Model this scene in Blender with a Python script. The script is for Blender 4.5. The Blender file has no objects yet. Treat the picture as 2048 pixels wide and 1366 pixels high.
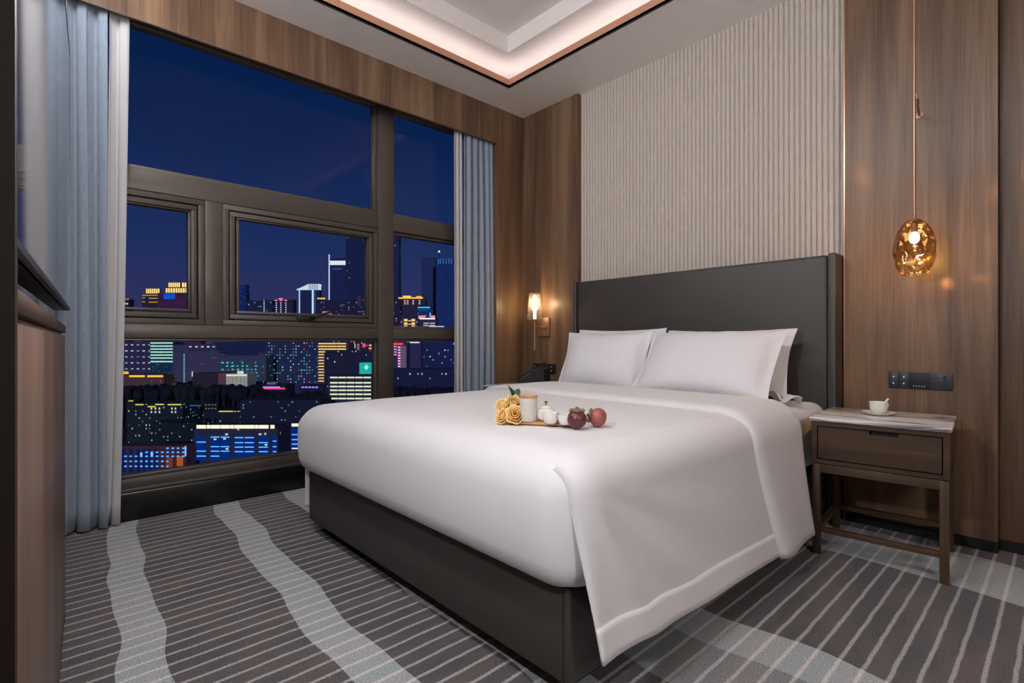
import bpy, bmesh, math, random
from mathutils import Vector, Matrix
PI = math.pi
rnd = random.Random(7)
SC = bpy.context.scene
COL = SC.collection
# ------------------------------------------------------------------ camera model (used to turn measured pixels into points)
F = 1029.0
CAMP = Vector((3.442, -3.316, 1.0))
AX, AY = Vector((.6779, -.7352)), Vector((.7352, .6779))      # world X / Y as (right, forward)
def ray(px, py):
    u, v = (px - 1024) / F, (683 - py) / F
    return Vector((u * AX[0] + AX[1], u * AY[0] + AY[1], v))
def onx(px, py, X):
    d = ray(px, py); return CAMP + d * ((X - CAMP.x) / d.x)
def ony(px, py, Y):
    d = ray(px, py); return CAMP + d * ((Y - CAMP.y) / d.y)
def onz(px, py, Z):
    d = ray(px, py); return CAMP + d * ((Z - CAMP.z) / d.z)

# ------------------------------------------------------------------ helpers
def s2l(r, g, b):
    f = lambda c: (c / 255 / 12.92) if c / 255 <= .04045 else ((c / 255 + .055) / 1.055) ** 2.4
    return (f(r), f(g), f(b), 1)

class MB:
    """collects shapes and links them as one mesh object"""
    def __init__(self, o=(0, 0, 0)):
        self.bm = bmesh.new(); self.o = Vector(o)
    def box(self, x0, x1, y0, y1, z0, z1, bev=0, seg=2, M=None):
        vs = [self.bm.verts.new((x, y, z)) for x in (x0, x1) for y in (y0, y1) for z in (z0, z1)]
        fs = []
        for q in ((0, 1, 3, 2), (4, 6, 7, 5), (0, 4, 5, 1), (2, 3, 7, 6), (0, 2, 6, 4), (1, 5, 7, 3)):
            fs.append(self.bm.faces.new([vs[i] for i in q]))
        geo = vs
        if bev:
            es = list({e for f in fs for e in f.edges})
            r = bmesh.ops.bevel(self.bm, geom=es, offset=bev, segments=seg, profile=.5, affect='EDGES')
            geo = list({v for f in r['faces'] for v in f.verts} | {v for v in vs if v.is_valid})
        if M is not None:
            for v in geo: v.co = M @ v.co
        return self
    def lathe(self, prof, c=(0, 0, 0), seg=24, M=None, cap0=False, cap1=False, fn=None):
        rows = []
        for r, z in prof:
            row = []
            for k in range(seg):
                a = 2 * PI * k / seg
                rr = r * (fn(a, z) if fn else 1)
                p = Vector((rr * math.cos(a), rr * math.sin(a), z))
                if M is not None: p = M @ p
                row.append(self.bm.verts.new(p + Vector(c)))
            rows.append(row)
        for i in range(len(rows) - 1):
            for k in range(seg):
                self.bm.faces.new((rows[i][k], rows[i][(k + 1) % seg], rows[i + 1][(k + 1) % seg], rows[i + 1][k]))
        if cap0: self.bm.faces.new(list(reversed(rows[0])))
        if cap1: self.bm.faces.new(rows[-1])
        return self
    def tube(self, pts, r, seg=10, cap=True):
        pts = [Vector(p) for p in pts]; rows = []
        n = len(pts)
        rs = r if isinstance(r, (list, tuple)) else [r] * n
        for i, p in enumerate(pts):
            t = (pts[min(i + 1, n - 1)] - pts[max(i - 1, 0)]).normalized()
            a = t.orthogonal().normalized() if i == 0 else (a - t * a.dot(t)).normalized()
            b = t.cross(a)
            rows.append([self.bm.verts.new(p + (a * math.cos(2 * PI * k / seg) + b * math.sin(2 * PI * k / seg)) * rs[i]) for k in range(seg)])
        for i in range(n - 1):
            for k in range(seg):
                self.bm.faces.new((rows[i][k], rows[i][(k + 1) % seg], rows[i + 1][(k + 1) % seg], rows[i + 1][k]))
        if cap:
            self.bm.faces.new(list(reversed(rows[0]))); self.bm.faces.new(rows[-1])
        return self
    def grid(self, fn, nu, nv):
        g = [[self.bm.verts.new(fn(i / nu, j / nv)) for j in range(nv + 1)] for i in range(nu + 1)]
        for i in range(nu):
            for j in range(nv):
                self.bm.faces.new((g[i][j], g[i + 1][j], g[i + 1][j + 1], g[i][j + 1]))
        return self
    def prism(self, poly, z0, z1, M=None):
        """poly in XY extruded along Z"""
        a = [self.bm.verts.new((x, y, z0)) for x, y in poly]; b = [self.bm.verts.new((x, y, z1)) for x, y in poly]
        n = len(poly)
        self.bm.faces.new(list(reversed(a))); self.bm.faces.new(b)
        for k in range(n): self.bm.faces.new((a[k], a[(k + 1) % n], b[(k + 1) % n], b[k]))
        if M is not None:
            for v in a + b: v.co = M @ v.co
        return self
    def ball(self, c, r, sc=(1, 1, 1), seg=20):
        bmesh.ops.create_uvsphere(self.bm, u_segments=seg, v_segments=seg // 2 + 2, radius=r,
                                  matrix=Matrix.Translation(c) @ Matrix.Diagonal((*sc, 1)))
        return self
    def ring(self, y0, y1, z0, z1, w, x0, x1, wb=None):
        """rectangular frame in a plane x = const: outer rect, member width w"""
        self.box(x0, x1, y0, y1, z1 - w, z1, .003); self.box(x0, x1, y0, y1, z0, z0 + (wb or w), .003)
        self.box(x0, x1, y0, y0 + w, z0 + (wb or w), z1 - w, .003); self.box(x0, x1, y1 - w, y1, z0 + (wb or w), z1 - w, .003)
        return self
    def build(self, name, mat, parent=None, sharp=.6, solid=0, sub=0, off=1):
        bmesh.ops.recalc_face_normals(self.bm, faces=self.bm.faces[:]) if not solid else None
        for v in self.bm.verts: v.co -= self.o
        for f in self.bm.faces: f.smooth = True
        for e in self.bm.edges:
            if len(e.link_faces) == 2 and e.calc_face_angle(0) > sharp: e.smooth = False
        me = bpy.data.meshes.new(name); self.bm.to_mesh(me); self.bm.free()
        me.materials.append(mat)
        o = bpy.data.objects.new(name, me); COL.objects.link(o)
        if parent is not None: o.parent = parent
        else: o.location = self.o
        if solid:
            m = o.modifiers.new('thickness', 'SOLIDIFY'); m.thickness = solid; m.offset = off
        if sub:
            m = o.modifiers.new('smooth', 'SUBSURF'); m.levels = sub; m.render_levels = sub
        return o

def tag(o, label=None, cat=None, group=None, kind=None):
    if label: o['label'] = label
    if cat: o['category'] = cat
    if group: o['group'] = group
    if kind: o['kind'] = kind
    return o
def thing(name, label, cat, loc=(0, 0, 0), rz=0, group=None):
    o = bpy.data.objects.new(name, None); COL.objects.link(o)
    o.location = loc; o.rotation_euler = (0, 0, rz); o.empty_display_size = .05
    return tag(o, label, cat, group)
def struct(o): o['kind'] = 'structure'; return o

# ------------------------------------------------------------------ materials
class N:
    def __init__(self, name):
        self.m = bpy.data.materials.new(name); self.m.use_nodes = True
        self.t = self.m.node_tree; self.n = self.t.nodes; self.l = self.t.links
        self.out = self.n['Material Output']; self.p = self.n['Principled BSDF']
    def add(self, typ, **kw):
        nd = self.n.new(typ)
        for k, v in kw.items():
            if k.startswith('i_'):
                key = k[2:]; key = int(key) if key.isdigit() else key.replace('_', ' ')
                nd.inputs[key].default_value = v
            else: setattr(nd, k, v)
        return nd
    def link(self, a, b): self.l.new(a, b); return self
    def math(self, op, a, b=None, c=None):
        nd = self.n.new('ShaderNodeMath'); nd.operation = op
        for i, v in enumerate((a, b, c)):
            if v is None: continue
            if isinstance(v, (int, float)): nd.inputs[i].default_value = v
            else: self.l.new(v, nd.inputs[i])
        return nd.outputs[0]
    def mix(self, fac, a, b):
        nd = self.n.new('ShaderNodeMix'); nd.data_type = 'RGBA'
        for i, v in ((0, fac), (6, a), (7, b)):
            if isinstance(v, (int, float, tuple)): nd.inputs[i].default_value = v
            else: self.l.new(v, nd.inputs[i])
        return nd.outputs[2]
    def ramp(self, fac, stops, interp='LINEAR'):
        nd = self.n.new('ShaderNodeValToRGB'); cr = nd.color_ramp; cr.interpolation = interp
        while len(cr.elements) < len(stops): cr.elements.new(.5)
        for e, (p, c) in zip(cr.elements, stops): e.position = p; e.color = c
        if fac is not None: self.l.new(fac, nd.inputs[0])
        return nd.outputs[0]
    def coords(self, scale=(1, 1, 1), rot=(0, 0, 0)):
        tc = self.add('ShaderNodeTexCoord'); mp = self.add('ShaderNodeMapping')
        mp.inputs['Scale'].default_value = scale; mp.inputs['Rotation'].default_value = rot
        self.l.new(tc.outputs['Object'], mp.inputs[0]); return mp.outputs[0]
    def noise(self, vec, scale, detail=3, rough=.5, dist=0):
        nd = self.add('ShaderNodeTexNoise'); nd.inputs['Scale'].default_value = scale
        nd.inputs['Detail'].default_value = detail; nd.inputs['Roughness'].default_value = rough
        nd.inputs['Distortion'].default_value = dist
        if vec is not None: self.l.new(vec, nd.inputs['Vector'])
        return nd.outputs[0]
    def base(self, v):
        if isinstance(v, tuple): self.p.inputs['Base Color'].default_value = v
        else: self.l.new(v, self.p.inputs['Base Color'])
    def bump(self, h, strength=.3, dist=.002):
        nd = self.add('ShaderNodeBump'); nd.inputs['Strength'].default_value = strength; nd.inputs['Distance'].default_value = dist
        self.l.new(h, nd.inputs['Height']); self.l.new(nd.outputs[0], self.p.inputs['Normal'])
    def set(self, **kw):
        for k, v in kw.items(): self.p.inputs[k.replace('_', ' ')].default_value = v
        return self

def plain(name, col, rough=.6, metal=0, spec=.5, noise=0, nscale=40):
    k = N(name); k.set(Roughness=rough, Metallic=metal)
    k.p.inputs['Specular IOR Level'].default_value = spec
    if noise:
        a = tuple(c * (1 - noise) for c in col[:3]) + (1,); b = tuple(min(1, c * (1 + noise)) for c in col[:3]) + (1,)
        k.base(k.mix(k.noise(k.coords(), nscale, 4), a, b))
    else: k.base(col)
    return k.m
def wood(name, dark, mid, light, axis='z', rough=.42, fine=1.0, spec=.4, streak=0.5):
    k = N(name); k.set(Roughness=rough); k.p.inputs['Specular IOR Level'].default_value = spec
    L = .5
    sc = {'z': (9, 9, L), 'x': (L, 9, 9), 'y': (9, L, 9)}[axis]
    sc2 = {'z': (90, 90, 1.6), 'x': (1.6, 90, 90), 'y': (90, 1.6, 90)}[axis]
    n1 = k.noise(k.coords(sc), 1.0 * fine, 4, .55, .6)
    n2 = k.noise(k.coords(sc2), 1.4 * fine, 3, .6, .2)
    n3 = k.noise(k.coords(tuple(q * .35 for q in sc)), 1.0, 2, .5, .3)
    v = k.math('ADD', k.math('MULTIPLY', n1, .62), k.math('ADD', k.math('MULTIPLY', n2, .30), k.math('MULTIPLY', n3, .26)))
    k.base(k.ramp(v, [(.40, dark), (.57, mid), (.74, light)]))
    k.bump(n2, .12, .0006)
    return k.m
def emit(name, col, strength):
    k = N(name); k.n.remove(k.p)
    e = k.add('ShaderNodeEmission'); e.inputs[0].default_value = col; e.inputs[1].default_value = strength
    k.link(e.outputs[0], k.out.inputs[0]); return k.m
def thin_glass(name, tint=(1, 1, 1, 1), refl=.6, rough=.0, bumpscale=0, cap=1.0, milk=0):
    k = N(name); k.n.remove(k.p)
    t = k.add('ShaderNodeBsdfTransparent'); t.inputs[0].default_value = tint
    g = k.add('ShaderNodeBsdfGlossy'); g.inputs['Roughness'].default_value = rough
    fr = k.add('ShaderNodeFresnel'); fr.inputs[0].default_value = 1.45
    mx = k.add('ShaderNodeMixShader')
    k.link(k.math('MINIMUM', k.math('MULTIPLY', fr.outputs[0], refl), cap), mx.inputs[0]); k.link(t.outputs[0], mx.inputs[1]); k.link(g.outputs[0], mx.inputs[2])
    if milk:
        tl = k.add('ShaderNodeBsdfTranslucent'); tl.inputs[0].default_value = (.95, .9, .82, 1)
        m2 = k.add('ShaderNodeMixShader'); m2.inputs[0].default_value = milk
        k.link(mx.outputs[0], m2.inputs[1]); k.link(tl.outputs[0], m2.inputs[2]); mx = m2
    k.link(mx.outputs[0], k.out.inputs[0])
    if bumpscale:
        b = k.add('ShaderNodeBump'); b.inputs['Strength'].default_value = .8; b.inputs['Distance'].default_value = .006
        k.link(k.noise(k.coords(), bumpscale, 1), b.inputs['Height']); k.link(b.outputs[0], g.inputs['Normal']); k.link(b.outputs[0], fr.inputs['Normal'])
    return k.m

M = {}
M['veneer'] = wood('walnut veneer', s2l(66, 46, 34), s2l(104, 78, 60), s2l(135, 106, 82), rough=.38)
M['cab'] = wood('cabinet veneer', s2l(74, 56, 47), s2l(110, 86, 72), s2l(134, 108, 93), rough=.4)
M['darkpanel'] = plain('dark brown lacquer', s2l(34, 24, 18), .6, spec=.2, noise=.15, nscale=8)
M['edge'] = plain('pale edge banding', s2l(88, 70, 62), .5, spec=.3)
M['oak'] = wood('dark stained oak', s2l(48, 34, 26), s2l(72, 52, 39), s2l(92, 68, 50), axis='x', rough=.4, fine=1.2)
M['oakz'] = wood('dark stained oak upright', s2l(48, 34, 26), s2l(70, 51, 38), s2l(88, 66, 48), axis='z', rough=.4, fine=1.2)
M['plinth'] = plain('dark red-brown plinth', s2l(45, 28, 26), .5)
M['black'] = plain('matt black', s2l(18, 18, 19), .55)
M['blackgloss'] = plain('polished black stone', s2l(14, 14, 15), .22, noise=.3, nscale=20)
M['frame'] = plain('bronze anodised aluminium', s2l(84, 76, 70), .42, .35)
M['bead'] = plain('bronze glazing bead', s2l(98, 88, 80), .38, .4)
M['gasket'] = plain('black rubber gasket', s2l(12, 12, 13), .7)
M['ceil'] = plain('white plaster', s2l(236, 228, 225), .85, spec=.2)
M['soffit'] = plain('satin soffit paint', s2l(240, 236, 234), .42, spec=.35)
M['lip'] = plain('rose brown metal lip', s2l(196, 140, 112), .5, .0)
M['copper'] = plain('brushed copper', s2l(196, 150, 122), .3, .9)
M['bronze'] = plain('satin bronze', s2l(168, 130, 104), .42, .55)
M['screen'] = plain('tv screen', s2l(5, 5, 6), .05, spec=.9)
M['tvbody'] = plain('tv plastic', s2l(24, 24, 26), .35)
M['grey'] = plain('charcoal plastic', s2l(46, 47, 52), .4)
M['key'] = plain('phone key grey', s2l(128, 126, 124), .5)
M['icon'] = emit('switch icon glow', s2l(190, 205, 240), .9)
M['porcelain'] = plain('white porcelain', s2l(232, 228, 220), .18)
M['gold'] = plain('gold', s2l(196, 150, 80), .25, 1)
M['bamboo'] = wood('bamboo', s2l(170, 118, 66), s2l(198, 146, 90), s2l(214, 168, 112), axis='x')
M['bulb'] = emit('warm bulb', (1, .70, .38, 1), 22)
M['filament'] = emit('warm candle tube', (1, .82, .58, 1), 7)

def white_cloth(name, col, bump=.05):
    k = N(name); k.set(Roughness=.75, Sheen_Weight=.15); k.p.inputs['Specular IOR Level'].default_value = .2
    k.base(col)
    k.bump(k.noise(k.coords(), 900, 2), bump, .0006)
    return k.m
M['linen'] = white_cloth('white cotton', s2l(226, 220, 221))
M['linen2'] = white_cloth('white cotton hem', s2l(234, 228, 229))
M['pillow'] = white_cloth('white pillowcase', s2l(228, 223, 225))

def fabric(name, a, b, scale=420, rough=.9):
    k = N(name); k.set(Roughness=rough, Sheen_Weight=.2); k.p.inputs['Specular IOR Level'].default_value = .15
    c = k.coords(); w1 = k.add('ShaderNodeTexWave'); w1.bands_direction = 'Z'; w1.inputs['Scale'].default_value = scale / 6; w1.inputs['Distortion'].default_value = 1.5
    k.link(c, w1.inputs[0])
    n = k.noise(c, scale, 2); n2 = k.noise(k.coords((60, 60, 6)), 3, 3)
    v = k.math('ADD', k.math('MULTIPLY', w1.outputs['Fac'], .35), k.math('ADD', k.math('MULTIPLY', n, .4), k.math('MULTIPLY', n2, .3)))
    k.base(k.ramp(v, [(.3, a), (.75, b)])); k.bump(v, .3, .0008)
    return k.m
M['drape'] = fabric('blue grey woven drape', s2l(110, 120, 136), s2l(172, 182, 197))
M['sheer'] = plain('pale sheer cloth', s2l(196, 192, 194), .9, spec=.1)
M['flute'] = fabric('taupe upholstery', s2l(186, 173, 163), s2l(212, 199, 189), 500)

k = N('charcoal leather'); k.set(Roughness=.5); k.base(k.mix(k.noise(k.coords(), 3, 3), s2l(58, 52, 50), s2l(66, 60, 57)))
v = k.add('ShaderNodeTexVoronoi'); v.inputs['Scale'].default_value = 420; k.link(k.coords(), v.inputs[0]); k.bump(v.outputs[0], .12, .0006)
M['leather'] = k.m
M['stitch'] = plain('pale stitching', s2l(120, 112, 108), .7)

k = N('veined marble'); k.set(Roughness=.2)
c = k.coords((.8, 3.0, 3.0), (0, 0, .16))
n = k.noise(c, 1.25, 5, .55, .9)
ven = k.math('ABSOLUTE', k.math('SUBTRACT', n, .5))
n2 = k.noise(k.coords((1, 2, 2), (0, 0, .9)), 9, 4, .6, 1.0)
ven2 = k.math('ABSOLUTE', k.math('SUBTRACT', n2, .52))
cc = k.ramp(ven, [(.0, s2l(96, 84, 92)), (.010, s2l(140, 130, 134)), (.026, s2l(222, 216, 212)), (.2, s2l(236, 230, 224))])
c2 = k.ramp(ven2, [(0, s2l(170, 160, 166)), (.010, s2l(255, 255, 255))])
mm = k.add('ShaderNodeMix', data_type='RGBA', blend_type='MULTIPLY'); mm.inputs[0].default_value = .4
k.link(cc, mm.inputs[6]); k.link(c2, mm.inputs[7]); k.base(mm.outputs[2])
M['marble'] = k.m

# carpet: thin pale lines along Y, wide pale bands across them, noisy pile
k = N('striped carpet'); k.set(Roughness=.95, Sheen_Weight=.15); k.p.inputs['Specular IOR Level'].default_value = .1
tc = k.add('ShaderNodeTexCoord'); sp = k.add('ShaderNodeSeparateXYZ'); k.link(tc.outputs['Object'], sp.inputs[0])
x, y = sp.outputs[0], sp.outputs[1]
wob = k.math('MULTIPLY', k.math('SUBTRACT', k.noise(k.coords((1.1, .25, 1)), 1.5, 1), .5), .14)
yy = k.math('ADD', k.math('ADD', y, k.math('MULTIPLY', x, .05)), wob)
yn = k.math('DIVIDE', k.math('ADD', yy, 4.2), 4.6)
pos = lambda q: (q + 4.2) / 4.6
D_, B_, L_, G_ = (0, 0, 0, 1), (.45, .45, .45, 1), (1, 1, 1, 1), (.12, .12, .12, 1)
band = k.ramp(yn, [(0, D_), (pos(-3.055), L_), (pos(-2.925), D_), (pos(-2.56), L_), (pos(-2.42), D_), (pos(-2.14), L_), (pos(-1.98), D_),
                   (pos(-1.82), B_), (pos(-1.555), L_), (pos(-1.353), D_), (pos(-.41), L_), (pos(.03), D_)], 'CONSTANT')
pile = k.noise(tc.outputs['Object'], 330, 2, .7)
pile2 = k.noise(tc.outputs['Object'], 150, 2, .7)
pile = k.math('ADD', k.math('MULTIPLY', pile, .5), k.math('MULTIPLY', k.noise(tc.outputs['Object'], 190, 1, .6), .5))
patch = k.noise(k.coords((7, 2.2, 1)), 1, 3, .6)
darkc = k.mix(k.ramp(patch, [(.40, (0, 0, 0, 1)), (.60, (1, 1, 1, 1))]), s2l(85, 83, 85), s2l(104, 92, 92))
lightc = k.mix(k.ramp(patch, [(.35, (0, 0, 0, 1)), (.65, (1, 1, 1, 1))]), s2l(168, 173, 177), s2l(180, 177, 175))
basec = k.mix(band, darkc, lightc)
xw = k.math('ADD', x, k.math('MULTIPLY', k.math('SUBTRACT', k.noise(k.coords((3, 4, 1)), 2.5, 1), .5), .007))
ph = k.math('FRACT', k.math('DIVIDE', k.math('SUBTRACT', xw, 3.015 - .0317 - .0635 * 80), .0635))
dist = k.math('MULTIPLY', k.math('ABSOLUTE', k.math('SUBTRACT', ph, .5)), 2)
jit = k.math('ADD', dist, k.math('MULTIPLY', k.math('SUBTRACT', pile2, .5), .30))
line = k.ramp(jit, [(.12, (1, 1, 1, 1)), (.24, (0, 0, 0, 1))])
linec = k.mix(band, s2l(186, 178, 175), s2l(226, 216, 210))
col = k.mix(k.math('MULTIPLY', line, .85), basec, linec)
mm = k.add('ShaderNodeMix', data_type='RGBA', blend_type='MULTIPLY'); mm.inputs[0].default_value = 1
k.link(col, mm.inputs[6]); k.link(k.ramp(pile, [(.36, (.48, .48, .48, 1)), (.66, (1.28, 1.28, 1.28, 1))]), mm.inputs[7])
k.base(mm.outputs[2]); k.bump(pile, .6, .004)
M['carpet'] = k.m

M['pane'] = thin_glass('window glass', (.96, .97, .975, 1), .2)
M['clear'] = thin_glass('clear shade glass', (.97, .96, .93, 1), .9, .02, 0, .28, .035)

# amber blown glass: dimple tint above white amplifies light to stand in for caustics
k = N('amber dimpled glass'); k.n.remove(k.p)
vo = k.add('ShaderNodeTexVoronoi'); vo.inputs['Scale'].default_value = 24; vo.feature = 'SMOOTH_F1'; vo.inputs['Smoothness'].default_value = .3
k.link(k.coords((1, 1, .8)), vo.inputs[0])
vr = k.ramp(vo.outputs[0], [(.11, (5.4, 4.0, 2.0, 1)), (.19, (.90, .78, .58, 1)), (.40, (.78, .64, .44, 1)), (.7, (.60, .44, .26, 1))])
t = k.add('ShaderNodeBsdfTransparent'); k.link(vr, t.inputs[0])
g = k.add('ShaderNodeBsdfGlossy'); g.inputs['Roughness'].default_value = .06; g.inputs[0].default_value = (1, .86, .66, 1)
fr = k.add('ShaderNodeFresnel'); fr.inputs[0].default_value = 1.5
b = k.add('ShaderNodeBump'); b.inputs['Strength'].default_value = 1; b.inputs['Distance'].default_value = .012
k.link(vo.outputs[0], b.inputs['Height']); k.link(b.outputs[0], g.inputs['Normal']); k.link(b.outputs[0], fr.inputs['Normal'])
mx = k.add('ShaderNodeMixShader'); k.link(k.math('MINIMUM', k.math('ADD', k.math('MULTIPLY', fr.outputs[0], .8), .03), .34), mx.inputs[0])
k.link(t.outputs[0], mx.inputs[1]); k.link(g.outputs[0], mx.inputs[2]); k.link(mx.outputs[0], k.out.inputs[0])
M['amber'] = k.m

# ================================================================== ROOM SHELL
ZC = 3.073                       # soffit
X0, X1, Y0 = -.24, 5.6, -4.3
def wbox(name, mat, *b, parent=None, bev=0):
    o = MB().box(*b, bev=bev).build(name, mat, parent)
    return struct(o) if parent is None else o
wbox('floor', M['carpet'], -.10, X1, Y0, .11, -.12, 0)
# window wall: walnut valance and side return with the recess for drapes and glazing behind it
ww = struct(MB().box(-.42, -.24, Y0, .2, 2.90, 3.7).box(-.42, -.24, -.24, .2, -.12, 2.9).box(-.42, -.24, Y0, -3.52, -.12, 2.9)
            .build('wall_west', M['darkpanel']))
zv = 2.757
ys = onx(780, 165, 0).y
MB().box(-.022, 0, Y0, ys - .0012, zv, ZC).build('valance_panel', M['veneer'], ww)
MB().box(-.022, 0, ys + .0012, 0, zv, ZC).build('valance_panel', M['veneer'], ww)
MB().box(-.24, 0, -.329, -.0, 0, zv).build('return_panel', M['veneer'], ww)
MB().box(-.0225, .0012, Y0, -.329, zv - .006, zv).build('valance_edge', M['edge'], ww)
MB().box(-.24, -.02, Y0, .1, 3.0, 3.09).build('pocket_lid', M['darkpanel'], ww)
wbox('trim_1', M['blackgloss'], -.24, -.10, -3.52, -.329, -.1, .158, bev=.006)
# bed-head wall
wn = struct(MB().box(0, X1, .10, .24, -.12, 3.7).build('wall_north', M['darkpanel']))
XR0, XR1 = .653, 2.585
MB().box(0, XR0, 0, .1, .055, ZC).build('wood_panel', M['veneer'], wn)
MB().box(XR1 + .006, 3.212, 0, .1, .055, ZC).build('wood_panel', M['veneer'], wn)
MB().box(3.214, X1, .07, .1, .055, ZC).build('wood_panel', M['veneer'], wn)
m = MB(); nr = 64; p = (XR1 - XR0) / nr; zs0, zs1 = .0, ZC
prof = []
for i in range(nr):
    for q in range(8):
        a = PI * q / 8
        prof.append((XR0 + p * (i + .5 - .5 * math.cos(a)), .056 - .019 * math.sin(a) ** .75))
prof.append((XR1, .056))
zl = 1.38
cols = [(m.bm.verts.new((x, y, 0)), m.bm.verts.new((x, y, ZC))) for x, y in prof]
for a, b in zip(cols, cols[1:]): m.bm.faces.new((a[0], b[0], b[1], a[1]))
m.build('fluted_panel', M['flute'], wn, sharp=1.2)
wbox('trim_2', M['copper'], XR1 - .001, XR1 + .006, -.004, .09, 0, ZC)
MB().box(0, XR0, .012, .1, 0, .055).build('skirting', M['black'], wn)
MB().box(XR1 + .006, 3.212, .006, .1, 0, .055).build('skirting', M['black'], wn)
MB().box(3.214, X1, .074, .1, 0, .055).build('skirting', M['black'], wn)
# television wall, three degrees off square
A3 = math.radians(-3.0)
SW = Matrix.Translation((.99, -3.243, 0)) @ Matrix.Rotation(A3, 4, 'Z')      # local x runs along the wall towards the camera
ws = struct(MB().box(-1.4, 6, -.42, -.24, -.12, 3.7, M=SW).build('wall_south', M['darkpanel']))
wbox('wall_east', M['cab'], X1, X1 + .12, Y0, .24, -.12, 3.7)
pl = MB().box(2.745, 2.80, -4.1, -3.331, 0, ZC).build('wall_pier', M['darkpanel']); struct(pl)
MB().box(2.741, 2.7452, -3.345, -3.3305, 0, ZC).build('edge_strip', M['edge'], pl)
# ceiling: soffit ring, lip, cove, ring ceiling, raised centre
tx0, tx1, ty0, ty1 = .333, 4.2, -3.05, -.483
def ringbox(m, ox0, ox1, oy0, oy1, ix0, ix1, iy0, iy1, z0, z1):
    m.box(ox0, ix0, oy0, oy1, z0, z1); m.box(ix1, ox1, oy0, oy1, z0, z1)
    m.box(ix0, ix1, iy1, oy1, z0, z1); m.box(ix0, ix1, oy0, iy0, z0, z1)
    return m
ce = struct(ringbox(MB(), -.02, X1, Y0, .1, tx0, tx1, ty0, ty1, ZC, ZC + .022).build('ceiling', M['soffit']))
lipm = ringbox(MB(), tx0 - .008, tx1 + .008, ty0 - .008, ty1 + .008, tx0, tx1, ty0, ty1, ZC + .004, 3.143)
lipm.build('cove_lip', M['lip'], ce)
ringbox(MB(), tx0 - .006, tx1 + .006, ty0 - .006, ty1 + .006, tx0 + .0015, tx1 - .0015, ty0 + .0015, ty1 - .0015, ZC - .001, ZC + .004).build('shadow_gap', M['black'], ce)
g = .139
m = ringbox(MB(), -.02, X1, Y0, .1, tx0 + g, tx1 - g, ty0 + g, ty1 - g, 3.25, 3.382)
m.box(-.02, X1, Y0, .1, 3.382, 3.5)
m.build('raised_ceiling', M['ceil'], ce)
m = ringbox(MB(), tx0 - .19, tx1 + .19, ty0 - .19, ty1 + .19, tx0 - .16, tx1 + .16, ty0 - .16, ty1 + .16, ZC + .02, 3.26)
m.build('cove_back', M['ceil'], ce)

# ================================================================== WINDOW
XF, XG = -.13, -.20
wy0, wy1 = -3.5, -.30
my0, my1 = -1.406, -1.278
sy0, sy1 = -2.566, -2.468
fm = MB()
fm.box(-.235, XF + .0, wy0, wy1, .158, .229, .004)                    # sill rail
fm.box(-.235, XF + .018, wy0, wy1, .158, .176, .003)
fm.box(-.235, XF, wy0, wy1, 2.825, 2.90)                              # head
fm.box(-.235, XF, my0, my1, .229, 2.825, .003)                        # main mullion
fm.box(-.235, XF, wy1 - .06, wy1, .229, 2.825)
fm.box(-.235, XF, wy0, wy0 + .06, .229, 2.825)
for a, b in ((wy0 + .06, my0), (my1, wy1 - .06)):
    fm.box(-.235, XF, a, b, 1.861, 1.98, .003); fm.box(-.235, XF, a, b, 1.019, 1.10, .003)
fm.box(-.235, XF - .002, sy0, sy1, 1.10, 1.861, .003)
win = struct(fm.build('window_1', M['frame']))
def pane(y0, y1, z0, z1, parent=win, x=XG):
    MB().grid(lambda u, v: Vector((x, y0 + (y1 - y0) * u, z0 + (z1 - z0) * v)), 1, 1).build('pane', M['pane'], parent)
def bead(y0, y1, z0, z1, w=.018):
    MB().ring(y0 - .001, y1 + .001, z0, z1, w, -.215, -.16).build('glazing_bead', M['bead'], win)
    pane(y0 + w * .5, y1 - w * .5, z0 + w * .5, z1 - w * .5)
bead(wy0 + .06, my0, 1.98, 2.825, .026); bead(my1, wy1 - .06, 1.98, 2.825, .026)
bead(my1, wy1 - .06, 1.10, 1.861, .022)
bead(wy0 + .06, my0, .229, 1.019, .016); bead(my1, wy1 - .06, .229, 1.019, .016)
def casement(y0, y1, gy0, gy1, handle):
    MB().ring(y0 + .001, y1 - .001, 1.101, 1.860, .034, -.225, XF - .004).build('casement_frame', M['frame'], win)
    MB().ring(y0 + .034, y1 - .034, 1.134, 1.827, .008, -.22, XF - .035).build('gasket', M['gasket'], win)
    sm = MB().ring(y0 + .041, y1 - .041, 1.141, 1.820, .030, -.22, XF - .010)
    sash = sm.build('sash', M['frame'], win)
    MB().ring(gy0 - .012, gy1 + .012, 1.180, 1.798, .016, -.215, XF - .032).build('glazing_bead', M['bead'], sash)
    pane(gy0, gy1, 1.19, 1.786, sash)
    if handle:
        h = onx(616, 636, XF)
        hm = MB().box(XF - .008, XF + .016, h.y - .075, h.y + .045, h.z - .016, h.z + .012, .005)
        hm.tube([(XF + .012, h.y + .02, h.z), (XF + .045, h.y + .03, h.z + .006), (XF + .06, h.y + .09, h.z + .03), (XF + .06, h.y + .14, h.z + .045)], [.011, .011, .009, .008], 10)
        hm.build('lever_handle', M['black'], sash)
casement(wy0 + .06, sy0, wy0 + .15, -2.645, False)
casement(sy1, my0, -2.371, -1.477, True)

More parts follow.
